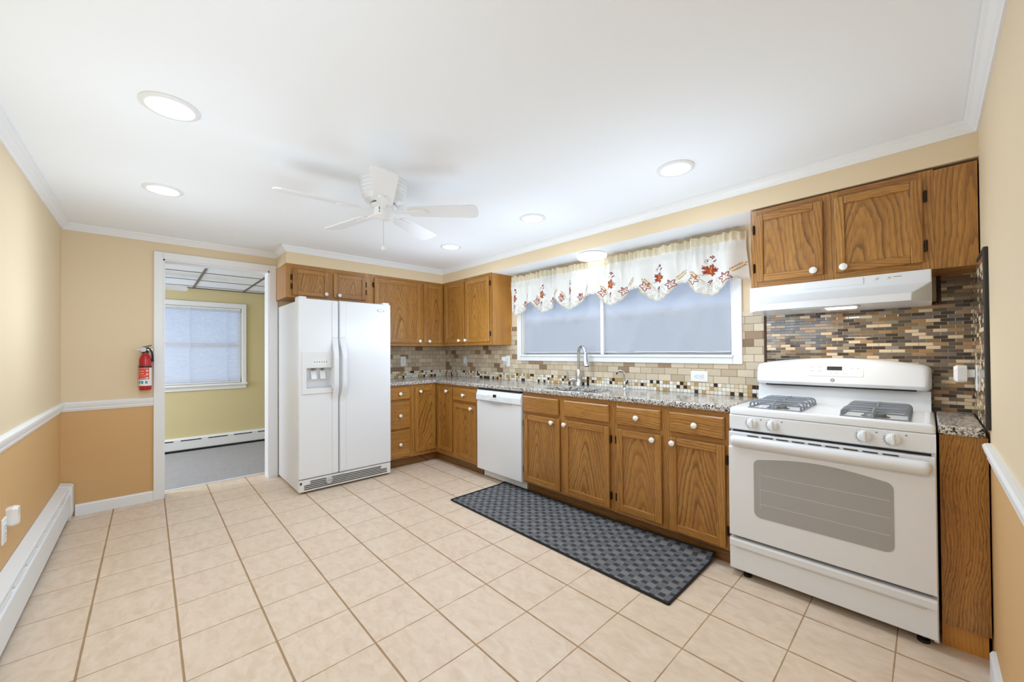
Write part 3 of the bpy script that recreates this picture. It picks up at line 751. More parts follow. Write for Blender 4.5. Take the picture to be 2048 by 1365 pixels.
# control panel
cp = MB().prism([(.006, .795), (.0, .800), (.0, .870), (.004, .8775), (.03, .8775), (.03, .795)], 'x', .0, RW).build('control_panel', M['white'], t, bevel=.002)
for kx in (.113, .206, .560, .653):
    kb = MB().lathe([(.026, 0), (.0255, .006), (.021, .018), (.017, .021), (.001, .022)], (kx, 0, .838), '-y', 28)
    kb.build('burner_knob', M['white_matte'], t)
    rd = MB().loft([[(kx-.0075, -.012, .816), (kx+.0075, -.012, .816), (kx+.006, -.012, .864), (kx-.006, -.012, .864)],
                    [(kx-.004, -.031, .820), (kx+.004, -.031, .820), (kx+.003, -.028, .862), (kx-.003, -.028, .862)]])
    k_ = t.children[-1]; rd.build('grip', M['white_matte'], k_, bevel=.0015)
    arc = MB()
    pts = [(kx+.030*math.cos(a), -.0006, .838+.030*math.sin(a)) for a in [math.radians(150+95*i/12) for i in range(13)]]
    arc.tube(pts, .0009, 4)
    for i in range(7):
        a = math.radians(120+130*i/6); c, s = math.cos(a), math.sin(a)
        arc.box(kx+.035*c-.0012, kx+.035*c+.0012, -.0008, 0, .838+.035*s-.0012, .838+.035*s+.0012)
    MB().box(kx+.036, kx+.042, -.0008, 0, .858, .863).build('burner_mark', M['grey'], cp)
    arc.build('dial_print', M['grey'], cp)
# oven door with window and full-width bar handle
dr = MB().prism([(.012, .222), (-.026, .222), (-.030, .226), (-.030, .700), (-.024, .706), (-.024, .784), (.004, .784), (.012, .784)], 'x', .004, RW-.004)
od = dr.build('oven_door', M['white'], t, bevel=.003)
def win_loop(y, k=0):
    x0, x1, z0, z1 = .124+k, .652-k, .352+k, .640-k; pts = []
    for cx, cz, a0 in ((x0+.03, z0+.03, 180), (x1-.03, z0+.03, 270)):
        for i in range(5): a = math.radians(a0+90*i/4); pts.append((cx+.03*math.cos(a), y, cz+.03*math.sin(a)))
    for i in range(6): a = PI/2*i/5; pts.append((x1-.03+.03*math.cos(a), y, z1-.014+.03*math.sin(a)))
    for i in range(1, 14):
        f = i/14; pts.append((x1-.03+(x0-x1+.06)*f, y, z1+.016+.026*math.sin(PI*f)))
    for i in range(6): a = PI/2+PI/2*i/5; pts.append((x0+.03+.03*math.cos(a), y, z1-.014+.03*math.sin(a)))
    return pts
ow = MB().loft([win_loop(-.0295), win_loop(-.0312)], cap0=False).build('oven_window', M['oven_glass'], od)
mb = MB()
for z in (.425, .50, .575): mb.box(.150, .640, -.0317, -.0311, z, z+.0022)
mb.box(.152, .1535, -.0317, -.0311, .40, .60)
mb.build('rack_line', M['oven_line'], ow)
hp = [(-.026, .716), (-.040, .712), (-.054, .722), (-.060, .738), (-.058, .754), (-.046, .766), (-.030, .768)]
hl = []
for i in range(0, 49):
    f = .5-.5*math.cos(PI*i/48); x = .012+(RW-.024)*f; e = min(1, min(f, 1-f)/.028); e = math.sqrt(max(0, 1-(1-e)**2))
    hl.append([(x, -.024+(y+.024)*(.15+.85*e), .742+(z-.742)*(.35+.65*e)) for y, z in hp])
MB().loft(hl, closed=True, smooth=True).build('oven_handle', M['white'], od)
mb = MB()
for i in range(9):
    x = .095+.0655*i; mb.box(x, x+.050, -.0275, -.0235, .7715, .7755)
mb.build('vent_slot', M['dark_slot'], od)
# storage drawer
dp = MB().prism([(.012, .040), (-.022, .040), (-.026, .044), (-.026, .160), (-.030, .168), (-.030, .196), (-.022, .206), (.012, .206)], 'x', .004, RW-.004)
sd = dp.build('storage_drawer', M['white'], t, bevel=.003)
MB().box(.034, RW-.034, -.031, -.0225, .158, .170).build('drawer_grip', M['grey_lt'], sd, bevel=.003)
for x in (.075, RW-.045):
    MB().lathe([(.020, 0), (.020, .012), (.010, .016), (.010, .070)], (x, .022, 0), n=14).build('leveling_foot', M['black'], t)
for x in (.075, RW-.045):
    MB().lathe([(.020, 0), (.020, .012), (.010, .016), (.010, .070)], (x, .48, 0), n=14).build('leveling_foot', M['black'], t)
# backguard
n = 48
rp = [(.500, .905), (.512, .93), (.520, 1.015), (.548, 1.015), (.548, .905)]
MB().prism(rp, 'x', .010, RW-.010).build('back_riser', M['white'], t, bevel=.004)
MB().box(.06, RW-.06, .478, .53, 1.0135, 1.0245).build('vent_gap', M['dark_slot'], t)
loops = []
for i in range(n+1):
    f = .5-.5*math.cos(PI*i/n); x = .006+(RW-.012)*f; e = min(1, min(f, 1-f)/.04); e = math.sqrt(max(0, 1-(1-e)**2))
    zt = 1.142+.040*math.sin(PI*f)**.8; zb = 1.022-.010*math.sin(PI*f)*0
    zm = (zt+zb)/2; s = .72+.28*e
    prof = [(.548, zb), (.490, zb-.006), (.470, zb+.002), (.462, zb+.018), (.474, zb+.07), (.486, zt-.022), (.500, zt-.005), (.515, zt), (.548, zt)]
    loops.append([(x, .548+(y-.548)*(.55+.45*e), zm+(z-zm)*s) for y, z in prof])
bgd = MB().loft(loops, smooth=True).build('backguard', M['white'], t)
# the control display sits on the sloping face
def bface(z): return .462+(z-1.04)*.24
def on_face(x0, x1, z0, z1, d=.0015, r=.004):
    return [[(p[0], bface(p[2])-.0005, p[2]) for p in rrect(x0, x1, z0, z1, r, 0, 3)], [(p[0], bface(p[2])-d, p[2]) for p in rrect(x0+.001, x1-.001, z0+.001, z1-.001, r, 0, 3)]]
pn = MB().loft(on_face(.272, .520, 1.078, 1.146, .003, .008)).build('control_display', M['white_matte'], bgd)
MB().loft(on_face(.362, .430, 1.112, 1.135, .0042, .002)).build('clock_window', M['display'], pn)
mb = MB()
for x, z, w in ((.287, 1.126, .018), (.287, 1.104, .018), (.318, 1.128, .022), (.318, 1.104, .022), (.375, 1.094, .012), (.400, 1.094, .012), (.432, 1.094, .014), (.465, 1.122, .014), (.490, 1.122, .016), (.290, 1.138, .04)):
    mb.loft(on_face(x, x+w, z, z+.0035 if w > .03 else z+.006, .0036, .001))
mb.build('button_print', M['grey_lt'], pn)
mb = MB(); cx, cz = .388, 1.057
mb.tube([(cx+.008*math.cos(2*PI*i/20), bface(cz+.008*math.sin(2*PI*i/20))-.001, cz+.008*math.sin(2*PI*i/20)) for i in range(21)], .0016, 6)
em = mb.build('round_emblem', M['grey'], bgd)
def text(name, s, size, loc, rot, mat, parent, ext=.0004):
    cu = bpy.data.curves.new(name, 'FONT'); cu.body = s; cu.size = size; cu.extrude = ext; cu.align_x = 'CENTER'; cu.align_y = 'CENTER'
    tmp = bpy.data.objects.new(name, cu); COL.objects.link(tmp)
    me = bpy.data.meshes.new_from_object(tmp.evaluated_get(bpy.context.evaluated_depsgraph_get()))
    bpy.data.objects.remove(tmp); me.materials.clear(); me.materials.append(mat)
    o = bpy.data.objects.new(name, me); COL.objects.link(o); o.location = loc; o.rotation_euler = rot; o.parent = parent; return o
text('emblem_letters', 'GE', .008, (cx, bface(cz)-.0012, cz), (PI/2, 0, 0), M['grey'], em)
# burners and grates
for bx in (.195, .585):
    for by in (.155, .385):
        MB().lathe([(.052, .9115), (.050, .9135), (.042, .914), (.038, .924), (.036, .926), (.001, .927)], (bx, by, 0), n=28).build('burner', M['burner'], t)
def arch(x0, x1, y, zt=.947, r=.018, zb=.915, y2=None):
    y2 = y if y2 is None else y2
    pts = [(x0, y, zb)]
    for k in range(5): a = PI-PI/2*k/4; pts.append((x0+r+r*math.cos(a), y, zt-r+r*math.sin(a)))
    for k in range(5): a = PI/2-PI/2*k/4; pts.append((x1-r+r*math.cos(a), y2, zt-r+r*math.sin(a)))
    pts.append((x1, y2, zb)); return pts
for gx in (.080, .470):
    mb = MB(); x0, x1, ya, yb = gx, gx+.230, .060, .480
    mb.tube([(x0, ya, .9145), (x0, yb, .9145)], .0045, 8).tube([(x1, ya, .9145), (x1, yb, .9145)], .0045, 8).tube([(x0, ya, .9145), (x1, ya, .9145)], .004, 8).tube([(x0, yb, .9145), (x1, yb, .9145)], .004, 8)
    mb.tube([(x0, .27, .9145), (x1, .27, .9145)], .004, 8)
    for y in (.085, .155, .225, .315, .385, .455):
        mb.tube(arch(x0, x1, y, .947 if y not in (.155, .385) else .949), .0048, 8)
    for yc in (.155, .385):
        for s in (-1, 1):
            xm = (x0+x1)/2
            mb.tube([(xm, yc+s*.098, .915), (xm, yc+s*.094, .938), (xm, yc+s*.078, .948), (xm, yc+s*.018, .952)], .0048, 8)
    mb.build('burner_grate', M['grate'], t)

# ------------------------------------------------------------------ range hood
hx0, hx1 = 3.737, 4.474
t = thing('range_hood', 'white under-cabinet range hood with lit lens, above the gas range', 'range hood', (hx0, 3.10, 1.45))
w = hx1-hx0; z1 = .1475
A = [(0, .305, 0), (0, 0, 0), (.060, -.12, 0), (w-.064, -.12, 0), (w, 0, 0), (w, .305, 0)]
B = [(0, .305, .012), (0, 0, .012), (.056, -.12, .034), (w-.062, -.12, .034), (w, 0, .012), (w, .305, .012)]
Cc = [(0, .305, .09), (0, 0, .09), (.006, -.001, .09), (w-.006, -.001, .09), (w, 0, .09), (w, .305, .09)]
Dd = [(x, y, z1) for x, y, _ in Cc]
Ai = [(x+(w/2-x)*.03, y+(.1-y)*.06, .003) for x, y, _ in A]
hd = MB().loft([A, B, Cc, Dd], cap0=True, cap1=True).build('hood_shell', M['white'], t, bevel=.003)
mb = MB().box(.262, .505, -.0035, .001, .108, .142)
mb.build('grille_cover', M['white'], hd, bevel=.0015)
for x in (.545, .588):
    MB().box(x-.012, x+.012, -.002, .001, .121, .133).box(x-.001, x+.007, -.008, .001, .124, .131).build('slide_switch', M['white_matte'], hd)
MB().box(.612, .640, -.0015, .001, .128, .1305).build('badge_print', M['grey'], hd)
mb = MB().box(.22, .49, -.085, .02, -.006, .001)
mb.build('filter_frame', M['grey_lt'], t, bevel=.002)
ln = MB().box(.362, .478, -.075, .005, -.012, -.005).build('lamp_lens', M['hood_lamp'], t, bevel=.004)
d = bpy.data.lights.new('hood_light', 'AREA'); d.shape = 'RECTANGLE'; d.size = .11; d.size_y = .07; d.energy = 1.0; d.color = (1, .93, .82)
o = bpy.data.objects.new('hood_light', d); COL.objects.link(o); o.parent = t; o.location = (.42, -.035, -.016)

# ------------------------------------------------------------------ refrigerator (local x runs +y, local -y faces the room)
t = thing('refrigerator', 'white side-by-side refrigerator with ice and water dispenser', 'refrigerator', (.742, 1.428, 0), R90)
FW = .846; SP = .336
MB().box(.002, FW-.002, .058, .718, .022, 1.690).build('body', M['white_tex'], t, bevel=.004)
mb = MB().box(.01, FW-.01, .0525, .0575, .10, 1.70).build('door_gasket', M['grey'], t)
def fr_door(x0, x1, z0, z1, hole=None):
    lp = [rrect(x0, x1, z0, z1, .010, .052), rrect(x0, x1, z0, z1, .010, .012), rrect(x0+.003, x1-.003, z0+.003, z1-.003, .010, .004), rrect(x0+.010, x1-.010, z0+.010, z1-.010, .008, 0)]
    if hole:
        a, b, c, e = hole
        lp += [rrect(a, b, c, e, .008, 0), rrect(a+.004, b-.004, c+.004, e-.004, .008, .004), rrect(a+.012, b-.012, c+.004, e-.004, .006, .050)]
    return MB().loft(lp, smooth=False)
ld = fr_door(0, SP-.004, .128, 1.712, (.062, .284, .915, 1.099)).build('door', M['white'], t)
rd = fr_door(SP+.004, FW, .128, 1.714).build('door', M['white'], t)
# dispenser surround
x0, x1, z0, z1 = .026, .297, .868, 1.247
lp = [rrect(x0, x1, z0, z1, .006, .0), rrect(x0, x1, z0, z1, .006, -.006), rrect(x0+.004, x1-.004, z0+.004, z1-.004, .006, -.009), rrect(.060, .286, .913, 1.101, .006, -.009), rrect(.062, .284, .915, 1.099, .006, .002)]
dp = MB().loft(lp, cap0=False, cap1=False).build('dispenser_surround', M['white_matte'], ld)
for x in (.130, .205):
    pd = MB().prism([(.046, 1.075), (.040, 1.078), (.012, 1.000), (.016, .994), (.024, .996)], 'x', x-.022, x+.022)
    pd.build('dispenser_paddle', M['white'], ld, bevel=.002)
MB().lathe([(.016, 0), (.016, .018), (.010, .022)], (.13, .030, 1.078), n=14).lathe([(.012, 0), (.009, .02)], (.205, .030, 1.078), n=14).build('spout', M['grey'], ld)
MB().loft([[(p[0], p[1], .921) for p in [(.070, .006), (.276, .006), (.268, .046), (.078, .046)]], [(p[0], p[1], .926) for p in [(.072, .008), (.274, .008), (.266, .044), (.080, .044)]]]).build('drip_tray', M['grey_lt'], ld)
MB().loft([rrect(.112, .246, 1.128, 1.172, .003, -.0085, 2), rrect(.112, .246, 1.128, 1.172, .003, -.0098, 2)]).build('button_panel', M['ceramic'], ld)
for i in range(6):
    x = .126+.0204*i
    b = MB().lathe([(.0052, 0), (.0046, .0012), (.001, .0014)], (x, -.0096, 1.150), '-y', 12)
    b.box(x-.002, x+.002, -.0102, -.0096, 1.162, 1.164)
    b.build('dispenser_button', M['grey'], ld)
# vertical trim strips and bowed handles
for xa, xb, dd, s in ((.278, .330, ld, 1), (.346, .398, rd, -1)):
    mb = MB().box(xa, xb, -.006, .001, 1.372, 1.702)
    mb.build('trim_strip', M['white'], dd, bevel=.003)
    MB().box(xa, xb, -.006, .001, .138, .780).build('trim_strip', M['white'], dd, bevel=.003)
    loops = []
    for i in range(29):
        f = i/28; z = .780+(1.368-.780)*f; e = min(1, min(f, 1-f)/.30); e = e*e*(3-2*e)
        y1 = -.006-.050*e; th = .006+.016*e
        xc = (xa+xb)/2 + (-s*.004*e); hw = .026-.003*e
        loops.append([(xc+hw*u, y1+v*th, z) for u, v in ((-1, 1), (-1, .35), (-.75, 0), (.75, 0), (1, .35), (1, 1))])
    MB().loft(loops, smooth=True).build('handle', M['white'], dd, bevel=0)
# oval emblem
mb = MB().loft([[(.740+.036*math.cos(2*PI*k/28)*q, -.001-h, 1.648+.0125*math.sin(2*PI*k/28)*q) for k in range(28)] for q, h in ((1, 0), (1, .002), (.9, .0035))])
em = mb.build('oval_emblem', M['chrome'], rd)
mb = MB().loft([[(.740+.030*math.cos(2*PI*k/28), -.0044-h, 1.648+.0095*math.sin(2*PI*k/28)) for k in range(28)] for h in (0, .0006)])
mb.build('emblem_face', M['ceramic'], em)
# hinge covers, base grille, dial
for xa, xb, z in ((.008, .070, 1.712), (FW-.080, FW-.008, 1.714)):
    MB().loft([rr(xa, xb, .010, .150, .012, z-.026), rr(xa, xb, .010, .150, .012, z+.010), rr(xa+.005, xb-.005, .015, .145, .010, z+.017)]).build('hinge_cover', M['white_matte'], t)
gr = MB().box(.004, FW-.004, .006, .06, .018, .123).build('base_grille', M['white_matte'], t, bevel=.004)
mb = MB()
for i, (a, b) in enumerate(((.070, .788), (.070, .788), (.070, .788), (.165, .700), (.165, .700))):
    z = .036+.0155*i; mb.box(.045 if i < 3 else .095, FW-.045 if i < 3 else FW-.105, .003, .0065, z, z+.0065)
mb.box(.012, .026, .003, .0065, .085, .104)
mb.build('grille_slot', M['dark_slot'], gr)
MB().lathe([(.030, 0), (.030, .012), (.027, .016), (.001, .017)], (.250, .006, .082), '-y', 26).build('filter_cap', M['grey_lt'], gr)
MB().box(.225, .275, -.0125, -.0105, .0805, .0835).build('cap_ridge', M['grey'], gr)
for x in (.08, FW-.08):
    for y in (.14, .62): MB().lathe([(.018, 0), (.018, .024)], (x, y, 0), n=12).build('foot', M['black'], t)

# ------------------------------------------------------------------ dishwasher
t = thing('dishwasher', 'white built-in dishwasher between the oak base cabinets', 'dishwasher', (1.409, 2.855, 0)); w = .624
MB().box(.004, w-.004, .03, .545, .09, .872).build('body', M['grey'], t)
dd = MB().prism([(.028, .090), (0, .090), (-.004, .094), (-.004, .757), (.028, .757)], 'x', .003, w-.003).build('door', M['white'], t, bevel=.003)
loops = []
for i in range(17):
    f = i/16; x = .001+(w-.002)*f; bow = .018*math.sin(PI*f)**1.2
    loops.append([(x, .028, .758), (x, -.006, .758), (x, -.014-bow*.3, .768), (x, -.012-bow*.25, .815), (x, .004, .862), (x, .028, .866)])
cp = MB().loft(loops).build('control_panel', M['white'], t, bevel=.002)
mb = MB()
prev = None; lo, up = [], []
for i in range(17):
    f = i/16; x = .066+.44*f; dip = .016*max(0, math.sin(PI*min(1, max(0, (f-.2)/.6))))
    up.append((x, -.0062-.0045*0, .7665)); lo.append((x, -.0062, .756-dip))
mb.loft([[(x, -.0175, z) for x, _, z in up+lo[::-1]], [(x, -.003, z) for x, _, z in up+lo[::-1]]]).build('handle_recess', M['grey_mid'], dd)
mb = MB().box(.262, .304, -.0195, -.012, .805, .830).build('display', M['black'], cp)
mb = MB()
for i in range(6): mb.box(.215+.026*i, .222+.026*i, -.0215, -.014, .782, .788)
for x, z in ((.10, .80), (.125, .80), (.17, .81), (.20, .82), (.35, .822), (.42, .80), (.45, .79), (.48, .80), (.50, .79)): mb.box(x, x+.006, -.019, -.012, z, z+.004)
mb.build('button', M['grey_lt'], cp)
MB().box(.012, w-.012, .0, .02, .866, .876).build('top_gap', M['dark_slot'], t)
MB().box(.018, w-.008, .072, .090, .010, .089).build('toe_panel', M['white_matte'], t)

# ------------------------------------------------------------------ floor mat
mx0, mx1, my0, my1 = 1.746, 3.588, 2.316, 2.912
nx, ny = 64, 22; mcx, mcy = (mx0+mx1)/2, (my0+my1)/2
def matz(u, v):
    lift = .030*max(0, (v-.86)/.14)**1.5*(.25+.75*max(0, min(1, (u-.55)/.4)))
    lift += .012*max(0, (u-.95)/.05)**2*max(0, v-.3)
    return .006+lift
t = thing('floor_mat', 'long charcoal checkered kitchen runner mat on the tiles before the sink', 'floor mat', (mcx, mcy, 0))
def grid(us, vs, z0, f, thick):
    P = [[(mx0-mcx+u*(mx1-mx0), my0-mcy+v*(my1-my0), matz(u, v)+z0) for u in us] for v in vs]
    nu, nv = len(us), len(vs); V = [p for r in P for p in r]; F = [(j*nu+i, j*nu+i+1, (j+1)*nu+i+1, (j+1)*nu+i) for j in range(nv-1) for i in range(nu-1)]
    V2 = [(x, y, z-thick) for x, y, z in V]; o = len(V); F2 = [tuple(i+o for i in q[::-1]) for q in F]
    rim = [i for i in range(nu)]+[(j+1)*nu-1 for j in range(1, nv)]+[nv*nu-1-i for i in range(1, nu)]+[(nv-1-j)*nu for j in range(1, nv-1)]
    F3 = [(rim[k], rim[(k+1) % len(rim)], rim[(k+1) % len(rim)]+o, rim[k]+o) for k in range(len(rim))]
    return MB().add(V+V2, F+F2+F3)
grid([i/nx for i in range(nx+1)], [j/ny for j in range(ny+1)], 0, 1, .0055).build('woven_top', M['mat'], t)
bd = MB()
def mp(u, v): return (mx0-mcx+u*(mx1-mx0), my0-mcy+v*(my1-my0), matz(u, v)+.0005)
bd.tube([mp(i/nx, 0) for i in range(nx+1)], .0068, 6).tube([mp(i/nx, 1) for i in range(nx+1)], .0068, 6).tube([mp(0, j/ny) for j in range(ny+1)], .0068, 6).tube([mp(1, j/ny) for j in range(ny+1)], .0068, 6)
bd.build('border', M['mat_edge'], t)

# ------------------------------------------------------------------ window dressings
VX0, VX1 = 1.385, 3.640
scal = [1.484, 1.868, 2.203, 2.643, 3.050, 3.422]
def vbottom(x):
    # scalloped hem: deep lobes at scal, shallow valleys between, small shell bumps all along
    b = 1.732
    for c in scal:
        q = abs(x-c)/.150
        if q < 1: b = min(b, 1.732-.112*(math.cos(q*PI/2)**.75))
    if x > 3.56: b = 1.732-.03*math.sin(min(1, (x-3.56)/.08)*PI/2)
    return b-.0075*abs(math.sin((x-VX0)*PI/.046))
def vfold(x, z):
    top = max(0, min(1, (z-1.80)/.16)); low = 1-top
    ph = x/.060+.9*math.sin(x*5.3)+.5*math.sin(x*13.1)
    ridge = (1-abs(math.sin(PI*ph)))**2.2
    f1 = ridge*.052*top*(.5+.5*math.sin(x*9.7+1))
    f2 = math.sin(x*2*PI/.205+.8+1.1*math.sin(x*3.3))*.028*(.45+.55*low)
    f3 = (math.sin(x*2*PI/.043+2*math.sin(x*11))*.010+ridge*.008)*max(0, min(1, (z-1.965)/.02))
    return f1+f2+f3
def vpoint(x, z, off=0.0):
    y = W-.072-vfold(x, z)-off-(.018 if z < 1.955 else .0)*min(1, (1.955-z)/.05 if z < 1.955 else 0)
    xx = x
    if x > 3.56:
        f = (x-3.56)/.08; y += .030*f*f; xx = x+.020*f*max(0, (1.95-z)/.25)
    return (xx, y, z)
t = thing('window_valance', 'ivory scalloped valance embroidered with autumn leaves across the top of the window', 'curtain', (2.51, W, 1.98))
def V2(p): return (p[0]-2.51, p[1]-W, p[2]-1.98)
nxv, nzv = 420, 36; V, F = [], []
for j in range(nzv+1):
    for i in range(nxv+1):
        x = VX0+(VX1-VX0)*i/nxv; zb = vbottom(x); top = 2.028+.005*math.sin(x*2*PI/.07+math.sin(x*9))
        f = j/nzv
        V.append(V2(vpoint(x, top+(zb-top)*f)))
for j in range(nzv):
    for i in range(nxv): a = j*(nxv+1)+i; F.append((a, a+1, a+nxv+2, a+nxv+1))
vc = MB().add(V, F, 0, True)
vc.m = [1 if V[f[3]][2] > -.014 else 0 for f in F]
vc.build('valance_cloth', [M['valance'], M['valance_pocket']], t)
MB().tube([(VX0-2.51+.004, -.030, .008), (VX1-2.51-.06, -.030, .008), (VX1-2.51-.045, -.026, .008), (VX1-2.51-.044, -.002, .008)], .005, 8).build('curtain_rod', M['white_matte'], t)
EM = ['leaf_orange', 'leaf_rust', 'leaf_gold', 'wheat', 'red_outline', 'berry', 'stem', 'lace']
emb = {k: MB() for k in EM}
def patch(k, pts, off=.0018):
    c = (sum(p[0] for p in pts)/len(pts), sum(p[1] for p in pts)/len(pts))
    ring = [V2(vpoint(x, z, off)) for x, z in pts]; mid = V2(vpoint(c[0], c[1], off+.0004))
    n = len(pts); emb[k].add(ring+[mid], [(i, (i+1) % n, n) for i in range(n)])
def stroke(k, pts, w, off=.002):
    V, F = [], []
    for i, (x, z) in enumerate(pts):
        a, b = pts[max(0, i-1)], pts[min(len(pts)-1, i+1)]; dx, dz = b[0]-a[0], b[1]-a[1]; l = math.hypot(dx, dz) or 1
        for s in (-1, 1): V.append(V2(vpoint(x-s*dz/l*w/2, z+s*dx/l*w/2, off)))
    F = [(2*i, 2*i+1, 2*i+3, 2*i+2) for i in range(len(pts)-1)]
    emb[k].add(V, F)
maple = [(0, 1.0), (.12, .72), (.26, .76), (.15, .34), (.46, .64), (.50, .44), (.88, .52), (.72, .30), (.82, .14), (.33, .04), (.68, -.22), (.46, -.27), (.46, -.50), (.12, -.28), (0, -.36)]
maple = maple+[(-x, z) for x, z in maple[-2:0:-1]]
def rot(pts, cx, cz, s, a, sx=1.0):
    c, d = math.cos(a), math.sin(a); return [(cx+s*sx*(x*c-z*d), cz+s*(x*d+z*c)) for x, z in pts]
def circ(cx, cz, r, n=7): return [(cx+r*math.cos(2*PI*i/n), cz+r*math.sin(2*PI*i/n)) for i in range(n)]
def dense(pts, closed=True):
    out = []
    m = len(pts)
    for i in range(m if closed else m-1):
        a, b = pts[i], pts[(i+1) % m]; out += [a, ((a[0]+b[0])/2, (a[1]+b[1])/2)]
    return out+([] if closed else [pts[-1]])
for n_, cx in enumerate(scal):
    sx = (.62, .78, .55, 1, 1, 1.12)[n_]; cz = 1.782
    patch('leaf_rust', dense(rot(maple, cx, cz, .058, -.35, sx)))
    patch('leaf_orange', dense(rot(maple, cx-.001, cz+.001, .044, -.35, sx)), .0026)
    patch('leaf_gold', rot([(0, .9), (.16, .3), (.7, .36), (.2, .05), (.3, -.3), (0, -.1), (-.1, .2)], cx+.003, cz+.004, .040, -.35, sx), .0034)
    stroke('stem', rot([(-.1, -.4), (-.45, -.7), (-.9, -.75)], cx, cz, .05, -.35+PI*(n_ % 2)*0, sx), .0025)
    for (bx, bz) in ((.010, .098), (.020, .104), (.027, .096), (.018, .090), (.030, .070), (.038, .074), (.024, .066), (-.010, .075)):
        patch('berry', circ(cx+bx*sx, cz+bz, .0052))
    stroke('stem', [(cx+(.018)*sx, cz+.10), (cx+.0*sx, cz+.085), (cx-.016*sx, cz+.085), (cx-.024*sx, cz+.07), (cx-.01*sx, cz+.058)], .002)
    for (bx, bz) in ((0, -.066), (.008, -.072), (-.007, -.074), (.002, -.082), (.010, -.062)): patch('berry', circ(cx+bx*sx, cz+bz, .0052))
    stroke('stem', [(cx-.012*sx, cz-.11), (cx, cz-.09), (cx+.002, cz-.06)], .0022); stroke('stem', [(cx, cz-.09), (cx+.014*sx, cz-.112)], .002)
    # outlined leaves either side, wheat ears, scrolls
    lf = [(0, 1), (.16, .62), (.14, .34), (.50, .58), (.86, .52), (.62, .20), (.34, .06), (.64, -.16), (.66, -.46), (.30, -.42), (0, -.30), (-.30, -.42), (-.66, -.46), (-.64, -.16), (-.34, .06), (-.62, .20), (-.86, .52), (-.50, .58), (-.14, .34), (-.16, .62), (0, 1)]
    for ox, oz, a in ((.112, -.062, .5), (-.105, -.050, -.9)):
        if VX0+.03 < cx+ox < VX1-.03:
            q = rot(lf, cx+ox, cz+oz, .043, a, sx); stroke('red_outline', dense(q, False), .0052)
            stroke('red_outline', rot([(0, .9), (0, -.6)], cx+ox, cz+oz, .036, a, sx), .0028); stroke('leaf_gold', rot([(.4, .3), (0, -.1), (-.4, .3)], cx+ox, cz+oz, .036, a, sx), .002)
    for ox, oz, a in ((.172, .004, -.85), (-.086, -.022, .75)):
        if VX0+.03 < cx+ox < VX1-.03:
            for k in range(7):
                for sd in ((-1, 1) if k < 6 else (0,)):
                    c_, d_ = math.cos(a), math.sin(a); px, pz = sd*.0035, .012*k-.036; e = a-sd*.62
                    patch('wheat' if (k+sd) % 3 else 'leaf_gold', [(cx+ox+sx*(px*c_-pz*d_+u*math.cos(e)-v*math.sin(e)), cz+oz+px*d_+pz*c_+u*math.sin(e)+v*math.cos(e)) for u, v in ((0, 0), (.0042, .006), (.0030, .013), (0, .018), (-.0030, .013), (-.0042, .006))])
            stroke('stem', [(cx+ox+sx*.04*math.sin(a), cz+oz-.04*math.cos(a)), (cx+ox+sx*.07*math.sin(a)+.006, cz+oz-.065*math.cos(a))], .002)
    for k in range(-3, 4):                               # lace scrolls along the lobe
        a = -PI/2+k*.42; lx, lz = cx+.135*sx**.3*math.cos(a), 1.722+.088*math.sin(a)*1.0
        if VX0+.02 < lx < VX1-.02:
            stroke('lace', [(lx+.013*math.cos(u), lz+.013+.012*math.sin(u)) for u in [i*PI/5-1.2 for i in range(9)]], .0026)
            stroke('lace', [(lx+.006*math.cos(u), lz+.013+.006*math.sin(u)) for u in [i*PI/3 for i in range(6)]], .0022)
    for rad, nn in ((.060, 4), (.034, 3)):
        for k in range(-nn//2, nn//2+1):
            a = -PI/2+k*.5; lx, lz = cx+rad*1.35*sx**.3*math.cos(a), 1.722+rad*math.sin(a)
            stroke('lace', [(lx+.010*math.cos(u), lz+.009*math.sin(u)) for u in [i*PI/5-1.2+k for i in range(9)]], .0024)
    for s in (-1, 1):
        stroke('lace', [(cx+s*sx*(.05+.022*math.cos(u)*(1-.08*i)), cz-.066+.020*math.sin(u)*(1-.08*i)) for i, u in enumerate([k*PI/4 for k in range(9)])], .0024)
hem = [(VX0+.006+(VX1-VX0-.012)*i/380, 0) for i in range(381)]
stroke('lace', [(x, vbottom(x)+.005) for x, _ in hem], .0045, .0014)
stroke('lace', [(x, vbottom(x)+.016) for x, _ in hem], .0018, .0014)
allm = MB()
for i, k in enumerate(EM):
    e = emb[k]; allm.add(e.v, e.f, i)
allm.build('embroidery', [M[k] for k in EM], t)
